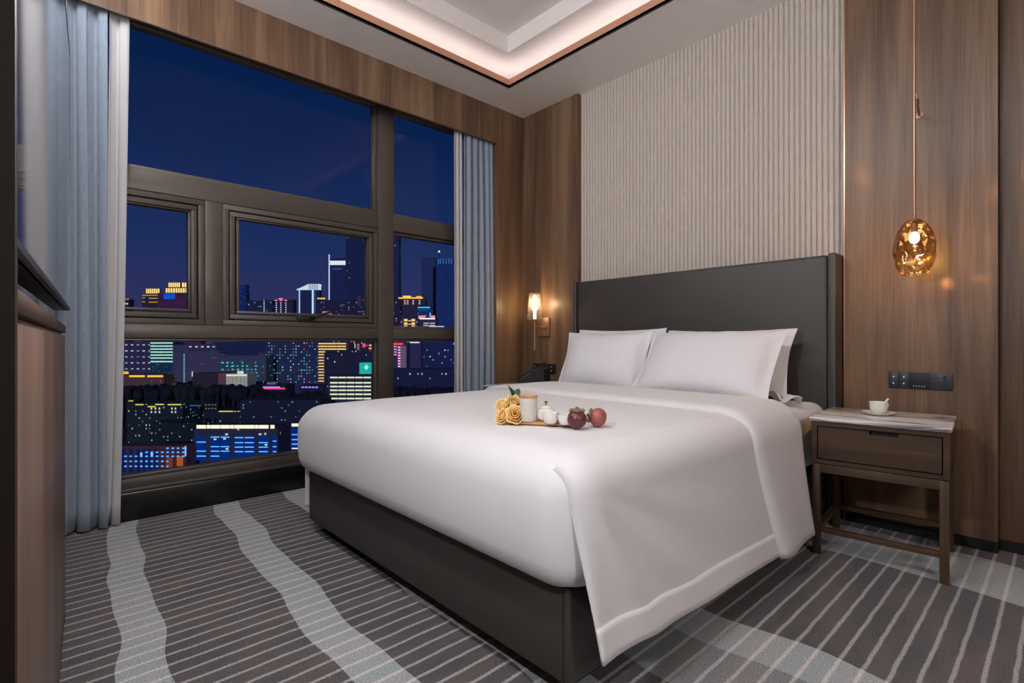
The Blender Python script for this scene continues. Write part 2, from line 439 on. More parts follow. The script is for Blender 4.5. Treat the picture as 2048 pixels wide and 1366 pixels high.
# ================================================================== CURTAINS
def curtain(name, mat, label, y0, y1, xc, amp, folds, seed, z0=.012, z1=2.86, gather=0, group=None, shift=0):
    r = random.Random(seed)
    nf = folds; ph = [0.0]
    for i in range(nf): ph.append(ph[-1] + .7 + .6 * r.random())
    tot = ph[-1]; offs = [r.uniform(.75, 1.0) for _ in range(nf + 1)]
    bow = [r.uniform(-.012, .012) for _ in range(nf + 1)]
    def fn(u, v):
        s = u * tot; i = 0
        while i < nf - 1 and s > ph[i + 1]: i += 1
        q = (s - ph[i]) / (ph[i + 1] - ph[i])
        zz = z0 + (z1 - z0) * v
        a = amp * (offs[i] * (1 - q) + offs[i + 1] * q) * (1 - .35 * v ** 6)
        xx = xc + a * (2 * abs(math.cos(PI * q)) ** .9 - 1)
        b = bow[i] * (1 - q) + bow[i + 1] * q
        yy = y0 + (y1 - y0) * (u + .10 / nf * math.sin(4 * PI * q + 1.2)) + b * math.sin(PI * v * 1.3 + i) * (1 if 0 < u < 1 else .3)
        yy = yy + gather * (1 - v) * (u - .5) + shift * (1 - v)
        return Vector((xx, yy, zz))
    m = MB((xc, (y0 + y1) / 2, 0)); m.grid(fn, nf * 14, 26)
    o = m.build(name, mat, sharp=3, solid=.003, off=0)
    return tag(o, label, 'curtain', group)
curtain('drape', M['drape'], 'blue-grey woven drape gathered at the left end of the window beside the television', -3.44, -3.050, -.056, .036, 5, 3)
curtain('drape', M['drape'], 'blue-grey woven drape gathered at the right end of the window beside the sconce wall', -.662, -.340, -.058, .034, 5, 8)
curtain('sheer_curtain', M['sheer'], 'pale sheer curtain bunched beside the left blue-grey drape', -3.035, -2.950, -.064, .022, 1, 5, shift=-.045)
curtain('sheer_curtain', M['sheer'], 'pale sheer curtain bunched beside the right blue-grey drape', -.754, -.672, -.064, .022, 2, 6)

# ================================================================== TELEVISION AND CABINET (left edge)
cb = thing('media_cabinet', 'waist-high walnut media cabinet under the wall television', 'cabinet', (.99, -3.243, 0), A3)
MB().box(.0, 1.74, -.235, -.012, .03, 1.03, .002).build('body', M['cab'], cb)
MB().box(.03, 1.74, -.012, .0, .05, 1.02, .001).build('front_panel', M['cab'], cb)
MB().box(.002, .028, -.012, .0, .0, 1.02, .001).build('end_strip', M['veneer'], cb)
MB().box(.0, 1.74, -.238, .002, 1.03, 1.056, .003).build('top', M['edge'], cb)
MB().box(.02, 1.74, -.22, -.03, 0, .03).build('plinth', M['black'], cb)
tv = thing('television', 'large flat black television above the walnut media cabinet', 'television', (.99, -3.243, 0), A3 - .012)
tx_a, tx_b, tz0, tz1, tyf = .06, 1.66, 1.108, 2.02, .0145
MB().box(tx_a, tx_b, tyf - .045, tyf - .004, tz0, tz1, .004).build('housing', M['tvbody'], tv)
MB().box(tx_a + .008, tx_b - .008, tyf - .005, tyf, tz0 + .010, tz1 - .008).build('screen', M['screen'], tv)
m = MB()
for b_ in ((tx_a, tx_b, tz0, tz0 + .011), (tx_a, tx_b, tz1 - .008, tz1), (tx_a, tx_a + .008, tz0 + .011, tz1 - .008), (tx_b - .008, tx_b, tz0 + .011, tz1 - .008)):
    m.box(b_[0], b_[1], tyf - .012, tyf + .0008, b_[2], b_[3])
m.build('bezel', M['grey'], tv)
MB().box(.5, 1.2, -.215, tyf - .045, 1.3, 1.7).build('wall_bracket', M['black'], tv)

# ================================================================== BED
bed = thing('bed', 'double bed with charcoal leather base and tall padded headboard', 'bed', (1.632, -1.2, 0))
bo = (1.632, -1.2, 0)
bx0, bx1, by0 = .732, 2.532, -2.269
MB(bo).box(bx0, bx1, by0, -.10, .068, .335, .010, 3).build('base', M['leather'], bed)
MB(bo).box(bx0 + .07, bx1 - .07, by0 + .09, -.12, 0, .068).build('plinth', M['plinth'], bed)
sm = MB(bo).box(bx1 - .022, bx1 - .019, by0 - .0008, by0 + .002, .075, .33).build('corner_seam', M['black'], bed)
hz = 1.487
MB(bo).box(.735, 2.537, -.108, .036, .10, hz - .006, .022, 4).build('headboard', M['leather'], bed)
for a, b in ((.700, .7345), (2.5375, 2.578)):
    s = MB(bo).box(a, b, -.122, .036, .02, hz, .012, 3).build('headboard_edge', M['leather'], bed)
    for xs in (a + .007, b - .007):
        m = MB(bo)
        zz = .03
        while zz < hz - .02: m.box(xs - .0012, xs + .0012, -.1235, -.120, zz, zz + .012); zz += .017
        m.build('stitching', M['stitch'], s)

def rbox_pts(lo, hi, r, n):
    """point on a rounded box for a cube-surface point"""
    lo, hi = Vector(lo), Vector(hi)
    def f(q):
        c = Vector([min(max(q[i], lo[i] + r), hi[i] - r) for i in range(3)])
        d = q - c
        return c + d * (r / d.length) if d.length > 1e-6 else q
    return f
def rbox(m, lo, hi, r, step=.04, post=None, skip=()):
    f = rbox_pts(lo, hi, r, 0)
    lo, hi = Vector(lo), Vector(hi)
    def line(a, b):
        n1 = 6; n = max(2, int((b - a - 2 * r) / step))
        pts = [a + r * (1 - math.cos(PI / 2 * i / n1)) * 1.0 for i in range(n1)] + [a + r + (b - a - 2 * r) * i / n for i in range(n + 1)] + [b - r * (1 - math.cos(PI / 2 * (n1 - 1 - i) / n1)) for i in range(n1)]
        return pts
    ax = [line(lo[i], hi[i]) for i in range(3)]
    vd = {}
    def vert(q):
        p = f(Vector(q))
        if post: p = post(p)
        key = (round(p.x, 5), round(p.y, 5), round(p.z, 5))
        if key not in vd: vd[key] = m.bm.verts.new(p)
        return vd[key]
    for d in range(3):
        e1, e2 = [i for i in range(3) if i != d]
        for side, val in ((0, lo[d]), (1, hi[d])):
            if (d, side) in skip: continue
            A, B = ax[e1], ax[e2]
            for i in range(len(A) - 1):
                for j in range(len(B) - 1):
                    qs = []
                    for aa, bb in ((A[i], B[j]), (A[i + 1], B[j]), (A[i + 1], B[j + 1]), (A[i], B[j + 1])):
                        q = [0, 0, 0]; q[d] = val; q[e1] = aa; q[e2] = bb; qs.append(vert(q))
                    if len(set(qs)) >= 3:
                        try: m.bm.faces.new(list(dict.fromkeys(qs)))
                        except ValueError: pass
    return m

mt = rbox(MB((1.632, -1.2, .335)), (.715, -2.22, .336), (2.545, -.125, .668), .075).build('mattress', M['linen'], sharp=2)
tag(mt, 'thick mattress in a white fitted sheet on the charcoal bed base', 'mattress')

# duvet: rounded shell over mattress and foot, side falls, turned-down head end
dv = thing('duvet', 'smooth white duvet covering the bed and folded down below the pillows', 'duvet', (1.632, -1.3, .3))
do = (1.632, -1.3, .3)
def drop(x): return .040 * min(1, max(0, (1.20 - x) / .50)) ** 2     # the far long edge sits a little lower
def post(p):
    p.z -= drop(p.x) * min(1, max(0, (p.z - .45) / .2))
    h = (p.z - .30) / .40
    bulge = math.sin(PI * min(max(h, 0), 1)) ** .8
    if p.y < -2.2: p.y -= .020 * bulge
    t = max(0, .37 - p.z) / .07
    cx = 1.632
    p.x = cx + (p.x - cx) * (1 - .028 * t * t)
    if p.y < -2.2: p.y += .05 * t * t
    if p.z > .62:
        w = max(0, 1 - ((p.x - cx) / .95) ** 4)
        p.z += .010 * w * min(1, (p.y + 2.4) / .5)
    return p
rbox(MB(do), (.672, -2.320, .296), (2.585, -.78, .697), .115, .045, post, skip=((2, 0),)).build('cover', M['linen'], dv, sharp=2)

def side_sheet(sgn, y_a, y_b, zh_a, zh_b, lift, flare, x_top_in=.03, fold=1.0, toe=0, s0=0.0, s1=1.0, extra=0):
    """cloth from the top of the bed over the long edge down to a hem; returns f(u along y, v down)"""
    xe = 2.585 if sgn > 0 else .672
    R = .115
    def fn(u, v):
        y = y_a + (y_b - y_a) * u
        zh = zh_a + (zh_b - zh_a) * u
        v = s0 + (s1 - s0) * v
        L1 = x_top_in; L2 = R * PI / 2; L3 = .697 - R - zh
        s = v * (L1 + L2 + L3)
        lf = lift + extra
        wv = max(0, -2.205 - y); Rp = math.sqrt(max(R * R - wv * wv, .0009))
        if s < L1:
            d = xe - sgn * (R + L1 - s); z = .697 - R + Rp; nx, nz = 0, 1
            lf = -.012 + .009 * (s / L1); h = 0
        elif s < L1 + L2:
            a = (s - L1) / R
            d = xe - sgn * R + sgn * Rp * math.sin(a); z = .697 - R + Rp * math.cos(a)
            nx, nz = math.sin(a), math.cos(a); h = 0
            q = min(1, max(0, (a - .05) / 1.1)); lf = -.003 + (lift + .003) * q * q * (3 - 2 * q)
        else:
            d = xe; z = .697 - R - (s - L1 - L2); nx, nz = 1, 0
            h = (s - L1 - L2) / L3
        w = max(0, 1 - ((d - 1.632) / .95) ** 4)
        crown = .010 * w * min(1, (y + 2.4) / .5)
        out = lf + flare * h ** 1.3
        # soft folds that radiate from the foot corner
        if fold and h > 0:
            du = (y - (-2.30)); dz = max(.0, .64 - z)
            ang = math.atan2(du, dz + .02)
            amp = fold * min(1, dz / .3)
            for ca, wa, aa in ((.50, .10, .030), (.86, .11, .024), (1.22, .10, .014), (.26, .12, -.014)):
                out += aa * amp * math.exp(-((ang - ca) / wa) ** 2) * math.exp(-((du - .45) / .55) ** 2) * (1 - .75 * h)
        # slide the hem towards the foot corner
        yy = y + toe * h * (1 - u) ** 2
        out += .006 * max(0, 1 - u / .05) * (1 if h > 0 else min(1, max(0, (s - L1) / (R * .5))))
        if sgn > 0: d -= (R - Rp) * max(0, 1 - h) ** 1.5 * (1 if h > 0 else 0)
        return Vector((d + sgn * nx * out, yy, z + nz * out + (crown if nz > .01 else 0) * nz - drop(d) * min(1, max(0, (z - .45) / .2))))
    return fn
fa = side_sheet(1, -2.296, -1.02, .185, .125, .007, .046, toe=.022)
MB(do).grid(fa, 60, 44).build('side_fall', M['linen'], dv, sharp=2, solid=.004, off=-1)
fb = side_sheet(1, -2.296, -1.02, .185, .125, .007, .046, toe=.022, s0=.858, s1=1.001)
o = MB(do).grid(lambda u, v: fb(u, v) + Vector((.0035, 0, 0)), 60, 5).build('hem_band', M['linen2'], dv, sharp=2, solid=.003, off=-1)
fl = side_sheet(-1, -2.26, -1.02, .11, .11, .006, .004, fold=0, toe=0)
MB(do).grid(fl, 30, 36).build('side_fall', M['linen'], dv, sharp=2, solid=.004, off=-1)
# turn-down lying over the top, hanging on both sides
def turn(u, v, ex=0):
    """u along y, v across the bed from the left hem to the right hem"""
    y = -1.235 + .525 * u
    R, xa, xb = .115, .672, 2.585
    zl, zr = .20, .118
    Ls = (.697 - R - zl, R * PI / 2, xb - xa - 2 * R, R * PI / 2, .697 - R - zr)
    s = v * sum(Ls)
    edge = min(u, 1 - u)
    th = -.003 + .021 * min(1, math.sqrt(max(edge, 0) / .09)) + ex
    if s < Ls[0]: x, z, nx, nz = xa, zl + s, -1, 0; h = 1 - s / Ls[0]; x0 = -1
    elif s < Ls[0] + Ls[1]:
        a = (s - Ls[0]) / R; x, z, nx, nz = xa + R - R * math.cos(a), .697 - R + R * math.sin(a), -math.cos(a), math.sin(a); h = 0
    elif s < sum(Ls[:3]): x, z, nx, nz = xa + R + (s - Ls[0] - Ls[1]), .697, 0, 1; h = 0
    elif s < sum(Ls[:4]):
        a = (s - sum(Ls[:3])) / R; x, z, nx, nz = xb - R + R * math.sin(a), .697 - R + R * math.cos(a), math.sin(a), math.cos(a); h = 0
    else: x, z, nx, nz = xb, .697 - R - (s - sum(Ls[:4])), 1, 0; h = (s - sum(Ls[:4])) / Ls[4]
    w = max(0, 1 - ((x - 1.632) / .95) ** 4)
    out = th + .050 * h ** 1.3 + (.010 * math.sin(5 * u + 1) * h if nx > .9 else 0)
    y2 = y + .14 * h * (1 - u) ** 1.0 * (1 if nx > 0 else .3) - .02 * math.sin(PI * v) * (1 - u)
    y2 += .17 * (1 - u) * min(1, max(0, (1.5 - x) / .8)) ** 1.3
    out *= 1 - .35 * min(1, max(0, (1.1 - x) / .4))
    return Vector((x + nx * out, y2 + .03 * h * u, z + nz * out + .010 * w * nz - drop(x) * min(1, max(0, (z - .45) / .2))))
td = MB(do).grid(turn, 18, 110).build('turndown', M['linen'], dv, sharp=2, solid=.010, off=-1)
MB(do).grid(lambda u, v: turn(u, .965 + .0355 * v) + Vector((.003, 0, 0)), 18, 4).build('turndown_hem', M['linen2'], dv, sharp=2, solid=.003, off=-1)

def pillow(label, cx, cy, cz, a, b, T, lean, rz, seed, group):
    r = random.Random(seed)
    ph = [r.uniform(0, 6) for _ in range(6)]
    def surf(sg):
        def fn(u, v):
            U, V = 2 * u - 1, 2 * v - 1
            kx = 1 - .055 * (1 - V * V); kz = 1 - .075 * (1 - U * U)
            X = a * U * kx; Z = b * V * kz
            uu, vv = min(1, abs(U) / .915), min(1, abs(V) / .97)
            t = T * (max(0, 1 - uu ** 2.6) * max(0, 1 - vv ** 2.6)) ** .55
            t *= 1 + .05 * math.sin(3 * U + ph[0]) * math.sin(2.4 * V + ph[1])
            t += .004 * math.sin(9 * U * (1 + .3 * V) + ph[2]) * (1 - uu) * uu * 4 * abs(V)
            Y = sg * (t + .003 * (1 - max(abs(U), abs(V)) ** 20)) + .010 * math.sin(4 * V + ph[3]) * max(0, abs(U) - .9) * 8 * (.5)
            return Vector((X, Y, Z))
        return fn
    m = MB(); m.grid(surf(-1), 44, 32); m.grid(surf(1), 44, 32)
    bmesh.ops.remove_doubles(m.bm, verts=m.bm.verts[:], dist=.0004)
    o = m.build('pillow', M['pillow'], sharp=2.2)
    o.rotation_euler = (lean, 0, rz); o.location = (cx, cy, cz)
    return tag(o, label, 'pillow', group)
LE = math.radians(-38)
G = 'white bed pillows against the headboard'
pillow('white pillow propped at the back on the right, its corner showing beside the headboard edge', 2.030, -.315, .886, .395, .203, .075, math.radians(-22), 0, 3, G)
pillow('white pillow propped at the back on the left, mostly hidden behind the front left pillow', 1.255, -.285, .892, .375, .203, .068, math.radians(-12), 0, 4, G)
pillow('white front pillow on the right, nearest the marble nightstand, leaning on the turned-down duvet', 2.030, -.535, .878, .410, .228, .105, math.radians(-37), math.radians(-1), 1, G)
pillow('white front pillow on the left, nearest the bronze wall sconce', 1.290, -.50, .866, .345, .215, .105, math.radians(-21), math.radians(2), 2, G)
# ruffle of pillowcase opening by the right pillows
m = MB((2.45, -.45, .67))
def ruf(u, v):
    return Vector((2.36 + .16 * u + .01 * math.sin(9 * v), -.52 + .10 * v + .02 * math.sin(7 * u), .700 + .022 * math.sin(8 * u + 4 * v) + .028 * (1 - v) * (1 - u)))
M_ = m.grid(ruf, 14, 8).build('pillowcase_flap', M['pillow'], sharp=2, solid=.003)
pr = [o for o in bpy.data.objects if o.get('label', '').startswith('white front pillow on the right')][0]
bpy.context.view_layer.update()
M_.parent = pr; M_.matrix_parent_inverse = pr.matrix_world.inverted(); M_.location = (2.45, -.45, .67)

# ================================================================== NIGHTSTANDS
def nightstand(label, loc, rz, H):
    t = thing('nightstand', label, 'nightstand', loc, rz, 'bedside tables')
    W, D = .50, .485                                  # origin front-left corner, x right, y back
    MB().box(-.008, W + .008, -.008, D, H - .020, H, .004, 3).build('marble_top', M['marble'], t)
    zb = H - .215
    m = MB()
    m.box(0, W, 0, D, H - .040, H - .020); m.box(0, W, .02, D, zb, zb + .018)
    m.box(0, .022, 0, D, zb, H - .04); m.box(W - .022, W, 0, D, zb, H - .04); m.box(.022, W - .022, D - .015, D, zb + .018, H - .04)
    m.box(.022, W - .022, 0, .02, zb, zb + .018)
    m.build('case', M['oak'], t)
    zt, z0 = H - .044, zb + .022
    poly = [(.026, z0), (W - .026, z0), (W - .026, zt), (.275 + .055, zt), (.275 + .055, zt - .016), (.275 - .050, zt - .016), (.275 - .050, zt), (.026, zt)]
    Mx = Matrix(((1, 0, 0, 0), (0, 0, 1, 0), (0, 1, 0, 0), (0, 0, 0, 1)))
    dr = MB().prism(poly, .004, .022, Mx).box(.04, W - .04, .022, D - .04, z0 + .01, zt - .06).build('drawer', M['oak'], t)
    MB().box(.228, .327, .030, .034, zt - .03, zt + .002).build('finger_recess', M['black'], dr)
    lw = .032
    for lx in (.002, W - lw - .002):
        for ly in (.002, D - lw - .002):
            MB().box(lx, lx + lw, ly, ly + lw, 0, zb - .004, .002).build('leg', M['oakz'], t)
    m = MB()
    m.box(lw, W - lw, .004, .026, zb - .044, zb - .004, .001); m.box(lw, W - lw, D - .026, D - .004, zb - .044, zb - .004)
    m.box(.004, .028, lw, D - lw, zb - .044, zb - .004); m.box(W - .028, W - .004, lw, D - lw, zb - .044, zb - .004)
    m.build('apron', M['oak'], t)
    m = MB()
    m.box(lw, W - lw, .004, .032, .105, .128, .001); m.box(lw, W - lw, D - .032, D - .004, .105, .128)
    m.box(.004, .032, lw, D - lw, .105, .128); m.box(W - .032, W - .004, lw, D - lw, .105, .128)
    m.build('stretcher', M['oak'], t)
    return t
NS = nightstand('dark oak nightstand with marble top holding the coffee cup', (2.612, -.620, 0), math.radians(5), .645)
nightstand('nightstand behind the bed under the sconce, only its marble top corner showing', (.172, -.615, 0), 0, .642)

# cup, saucer and spoon
c0 = onz(1757, 829, .648); c0.z = .6455
cu = thing('coffee_cup', 'white faceted porcelain cup with a spoon in it on the marble nightstand', 'cup', c0 + Vector((0, 0, .008)))
n6 = lambda a, z: 1 + .025 * math.cos(8 * a) * min(1, max(0, (.052 - z) / .02))
MB().lathe([(.001, .002), (.022, .002), (.029, .009), (.0355, .022), (.0378, .040), (.0385, .056), (.0365, .056), (.035, .046), (.028, .02), (.001, .012)], seg=48, fn=n6).build('bowl', M['porcelain'], cu)
MB().tube([(.018, .03, .036), (.024, .046, .050), (.030, .050, .038), (.022, .040, .020), (.014, .032, .014)], .004, 8).build('handle', M['porcelain'], cu)
MB().tube([(-.004, -.004, .014), (.018, .012, .046), (.034, .024, .072)], [.003, .003, .0048], 8).build('spoon', M['porcelain'], cu)
sa = MB(c0).lathe([(.001, c0.z + .001), (.035, c0.z + .001), (.042, c0.z + .003), (.066, c0.z + .014), (.068, c0.z + .016), (.063, c0.z + .0145), (.04, c0.z + .0055), (.001, c0.z + .005)], c=(c0.x, c0.y, 0), seg=40).build('saucer', M['porcelain'])
tag(sa, 'white porcelain saucer under the coffee cup', 'saucer')

# telephone on the far nightstand
ph = thing('telephone', 'black desk telephone with grey keys on the nightstand behind the bed', 'telephone', (.50, -.36, .643), math.radians(-62))
ph.scale = (1.1, 1.1, 1.1)
Mx = Matrix(((0, 0, 1, 0), (1, 0, 0, 0), (0, 1, 0, 0), (0, 0, 0, 1)))
MB().prism([(-.10, 0), (.10, 0), (.10, .125), (.075, .14), (-.10, .035)], -.085, .085, Mx).build('housing', M['black'], ph)
sl = math.atan2(.105, .175)
def onslope(x, s, h): return Matrix.Translation((x, -.10 + s * math.cos(sl), .035 + s * math.sin(sl))) @ Matrix.Rotation(sl, 4, 'X')
m = MB()
for i in range(4):
    for j in range(5):
        m.box(-.008, .008, -.006, .006, 0, .004, M=onslope(.012 + .020 * i - .002, .03 + .018 * j, 0))
m.build('keypad', M['key'], ph)
MB().box(-.037, .037, -.018, .018, 0, .003, M=onslope(.04, .155, 0)).build('display', M['key'], ph)
MB().tube([(-.05, -.09, .055), (-.05, -.07, .07), (-.05, .04, .135), (-.05, .07, .15)], [.022, .018, .018, .022], 12).build('handset', M['black'], ph)

# wall plates
def plate(name, label, pxa, pya, pxb, pyb, modules):
    a, b = ony(pxa, pya, 0), ony(pxb, pyb, 0)
    zc = (a.z + b.z) / 2; w = (b.x - a.x) / modules; hh = .043
    t = thing(name, label, 'switch panel', (a.x, 0, zc))
    MB().box(0, b.x - a.x, -.009, .0, -hh, hh, .002).build('frame', M['grey'], t)
    return t, w, hh
t, w, hh = plate('switch_panel', 'black wall switch and socket panel above the marble nightstand', 1778, 741, 1906, 783, 3)
for i in range(2):
    s = MB().box(.003 + i * w / 2, (i + 1) * w / 2 - .001, -.0125, -.008, -hh + .004, hh - .004, .0015).build('rocker', M['grey'], t)
    for z in (.016, -.018): MB().box(i * w / 2 + .019, i * w / 2 + .025, -.0132, -.0124, z - .003, z + .003).build('indicator', M['icon'], s)
s = MB().box(w + .002, 2 * w - .002, -.0125, -.008, -hh + .003, hh - .003, .001).build('touch_screen', M['black'], t)
m = MB()
for q in range(5): m.box(w + .018 + .011 * q, w + .0215 + .011 * q, -.0131, -.0124, -.030, -.0265)
m.build('icons', M['icon'], s)
s = MB().box(2 * w + .002, 3 * w - .003, -.0125, -.008, -hh + .003, hh - .003, .001).build('socket', M['grey'], t)
m = MB()
for (qx, qz, ax, az) in ((.022, .018, .005, .0015), (.036, .018, .005, .0015), (.022, -.014, .0015, .005), (.036, -.014, .0015, .005), (.029, .0, .002, .002), (.056, .02, .006, .009), (.056, .0, .006, .005), (.056, -.02, .006, .007)):
    m.box(2 * w + qx - ax, 2 * w + qx + ax, -.0131, -.0124, qz - az, qz + az)
m.build('socket_holes', M['black'], s)
t, w, hh = plate('switch_panel', 'small black switch panel beside the telephone under the sconce', 1068, 726, 1112, 748, 2)
for i in range(4):
    s = MB().box(.003 + i * w / 2, (i + 1) * w / 2 - .001, -.0125, -.008, -hh + .004, hh - .004, .0015).build('rocker', M['black'], t)
    for z in (.018, -.018): MB().box(i * w / 2 + .019, i * w / 2 + .025, -.0132, -.0124, z - .003, z + .003).build('indicator', M['icon'], s)

# ================================================================== SCONCE
pc = ony(1088, 654, 0)
sx, sy = .249, -.10
sc = thing('wall_sconce', 'bronze wall sconce with a tapered clear glass shade, lit', 'wall lamp', (pc.x, 0, pc.z))
so = (pc.x, 0, pc.z)
MB(so).box(pc.x - .075, pc.x + .075, -.016, 0, pc.z - .083, pc.z + .083, .003).build('back_plate', M['bronze'], sc)
MB(so).box(sx - .006, pc.x + .05, -.028, -.016, 1.118, 1.136).tube([(sx, -.022, 1.127), (sx, sy, 1.127)], .008).build('arm', M['bronze'], sc)
MB(so).tube([(sx, sy, .922), (sx, sy, 1.19)], .0095, 14).lathe([(.0, 1.182), (.022, 1.186), (.024, 1.192), (.0, 1.194)], c=(sx, sy, 0)).build('stem', M['bronze'], sc)
MB(so).lathe([(.069, 1.196), (.066, 1.22), (.050, 1.42), (.046, 1.424), (.048, 1.42), (.063, 1.22), (.066, 1.198), (.069, 1.196)], c=(sx, sy, 0), seg=32).build('glass_shade', M['clear'], sc)
MB(so).lathe([(.0, 1.192), (.072, 1.194), (.072, 1.197), (.0, 1.197)], c=(sx, sy, 0), seg=32).build('glass_base', M['clear'], sc)
MB(so).lathe([(.0, 1.20), (.013, 1.20), (.0145, 1.40), (.0, 1.405)], c=(sx, sy, 0), seg=16).build('candle_tube', M['filament'], sc)
MB(so).ball((sx, sy, 1.30), .026, (1, 1, 1.2)).build('bulb', M['bulb'], sc)
def lamp(name, typ, loc, energy, color, size=.1, rot=None, parent=None, **kw):
    l = bpy.data.lights.new(name, typ); l.energy = energy; l.color = color
    if typ == 'AREA':
        l.shape = 'RECTANGLE'; l.size = size[0]; l.size_y = size[1]
    elif typ in ('POINT', 'SPOT'): l.shadow_soft_size = size
    for k_, v_ in kw.items(): setattr(l, k_, v_)
    o = bpy.data.objects.new(name, l); COL.objects.link(o); o.location = loc
    if rot: o.rotation_euler = rot
    return o
lamp('sconce_glow', 'POINT', (sx + .026, sy - .030, 1.34), 3.0, (1, .66, .34), .008)

# ================================================================== PENDANT
pxx, pyy = 2.94, -.25
pd = thing('pendant_lamp', 'amber dimpled glass egg pendant hanging on a thin copper rod', 'pendant lamp', (pxx, pyy, 0))
po = (pxx, pyy, 0)
zt, zb = 1.572, 1.300
prof = []
for i in range(29):
    q = i / 28
    ang = PI * (.085 + .735 * q)
    r = .081 * math.sin(ang) ** .92; z = 1.4385 + .142 * math.cos(ang)
    prof.append((r, z))
vr_ = random.Random(5)
cells = [(vr_.uniform(0, 2 * PI), vr_.uniform(1.30, 1.575)) for _ in range(70)]
def dim(a, z):
    d = min(math.hypot(.1 * ((a - ca + PI) % (2 * PI) - PI), z - cz) for ca, cz in cells)
    return 1 + .10 * min(d, .028) / .028 - .06
MB(po).lathe(prof, c=(pxx, pyy, 0), seg=72, fn=dim).build('glass_shade', M['amber'], pd, sharp=3)
rb = prof[-1][0]; zz = prof[-1][1]
MB(po).lathe([(rb - .002, zz + .002), (rb + .002, zz), (rb + .001, zz - .004), (rb - .004, zz - .003), (rb - .002, zz + .002)], c=(pxx, pyy, 0), seg=40).build('rim', M['clear'], pd)
MB(po).lathe([(.0, 1.602), (.007, 1.60), (.010, 1.585), (.024, 1.578), (.027, 1.568), (.0, 1.566)], c=(pxx, pyy, 0)).lathe([(.0, 1.565), (.014, 1.563), (.014, 1.52), (.0, 1.518)], c=(pxx, pyy, 0)).build('socket_cap', M['bronze'], pd)
MB(po).tube([(pxx, pyy, 1.60), (pxx, pyy, ZC - .02)], .0055, 12).build('rod', M['copper'], pd)
MB(po).lathe([(.0, ZC - .025), (.05, ZC - .022), (.055, ZC), (.0, ZC)], c=(pxx, pyy, 0)).build('ceiling_rose', M['bronze'], pd)
MB(po).ball((pxx, pyy, 1.492), .021, (1, 1, 1.3)).build('bulb', M['bulb'], pd)
cm = MB(po)
for i in range(26):
    a = vr_.uniform(0, 6.3); r = vr_.uniform(.0, .036); z = vr_.uniform(1.33, 1.40)
    bmesh.ops.create_icosphere(cm.bm, subdivisions=1, radius=vr_.uniform(.006, .012), matrix=Matrix.Translation((pxx + r * math.cos(a), pyy + r * math.sin(a), z)))
cm.build('crystals', M['clear'], pd, sharp=.2)
hk = ony(1839, 226, 0)
hkz = 2.155
hook = MB((hk.x, 0, hkz)).lathe([(.0, 0), (.016, 0), (.016, .006), (.0, .008)], c=(hk.x, 0, hkz), M=Matrix.Rotation(PI / 2, 4, 'X')).tube(
    [(hk.x, -.004, hkz), (pxx + .004, pyy + .05, hkz - .012), (pxx + .013, pyy + .012, hkz - .012), (pxx + .011, pyy - .006, hkz - .004), (pxx + .008, pyy - .009, hkz + .020)], .0045, 10).build('rod_hook', M['bronze'])
tag(hook, 'small bronze hook on the walnut wall holding the pendant rod', 'hook')
lamp('pendant_glow', 'POINT', (pxx, pyy, 1.438), 3.6, (1, .70, .38), .006)

# ================================================================== TEA TRAY ON THE BED
TZ = .7068
tc_ = onz(1084, 847, TZ)
ang = math.atan2((onz(1172, 856, TZ) - onz(1004, 848, TZ)).y, (onz(1172, 856, TZ) - onz(1004, 848, TZ)).x)
tr = MB((tc_.x, tc_.y, TZ)).box(tc_.x - .128, tc_.x + .128, tc_.y - .042, tc_.y + .042, TZ, TZ + .010, .004, 3).build('tea_tray', M['bamboo'])
tr.rotation_euler = (0, 0, ang)
tag(tr, 'small bamboo tea tray lying on the duvet under the cups', 'tray')
TT = TZ + .0105
def ontray(px, py, z=None): return onz(px, py, TT if z is None else z)
kk = N('glazed stoneware'); kk.set(Roughness=.35); kk.base(s2l(205, 196, 186)); w_ = kk.add('ShaderNodeTexVoronoi'); w_.inputs['Scale'].default_value = 130; kk.link(kk.coords(), w_.inputs[0]); kk.bump(w_.outputs[0], .5, .002)
q = ontray(1057, 842)
ca = thing('tea_canister', 'pale stoneware tea canister with a flat wooden lid, tallest item on the tray', 'canister', q)
MB().lathe([(0, 0), (.026, 0), (.0305, .006), (.0315, .02), (.0315, .080), (.030, .084), (0, .084)], seg=32).build('body', kk.m, ca)
MB().lathe([(0, .0845), (.0315, .0845), (.0325, .086), (.0325, .0915), (.0315, .093), (0, .093)], seg=32).build('lid', M['bamboo'], ca)
q = ontray(1092, 842)
tp = thing('teapot', 'small white teapot with a gold knob behind the cups', 'teapot', q, .6)
MB().lathe([(0, 0), (.018, 0), (.030, .010), (.034, .026), (.031, .040), (.020, .046), (0, .046)], seg=32).build('body', M['porcelain'], tp)
MB().lathe([(0, .0465), (.022, .0465), (.020, .051), (.008, .056), (0, .057)], seg=24).build('lid', M['porcelain'], tp)
MB().lathe([(0, .057), (.003, .057), (.0025, .062), (.006, .066), (.006, .069), (0, .071)], seg=14).build('knob', M['gold'], tp)
MB().tube([(.030, 0, .020), (.038, 0, .026), (.042, 0, .034)], [.009, .006, .0045], 10).build('spout', M['porcelain'], tp)
MB().tube([(-.028, 0, .038), (-.046, 0, .040), (-.050, 0, .024), (-.032, 0, .012)], .0035, 8).build('handle', M['porcelain'], tp)
def teacup(label, q, s):
    o = MB(q).lathe([(0, q.z), (.013, q.z), (.019, q.z + .004), (.024 , q.z + .016), (.0265, q.z + .034), (.025, q.z + .034), (.022, q.z + .018), (0, q.z + .008)], c=(q.x, q.y, 0), seg=32)
    o = o.build('teacup', M['porcelain']); o.scale = (s, s, s); return tag(o, label, 'teacup', 'white teacups on the tray')
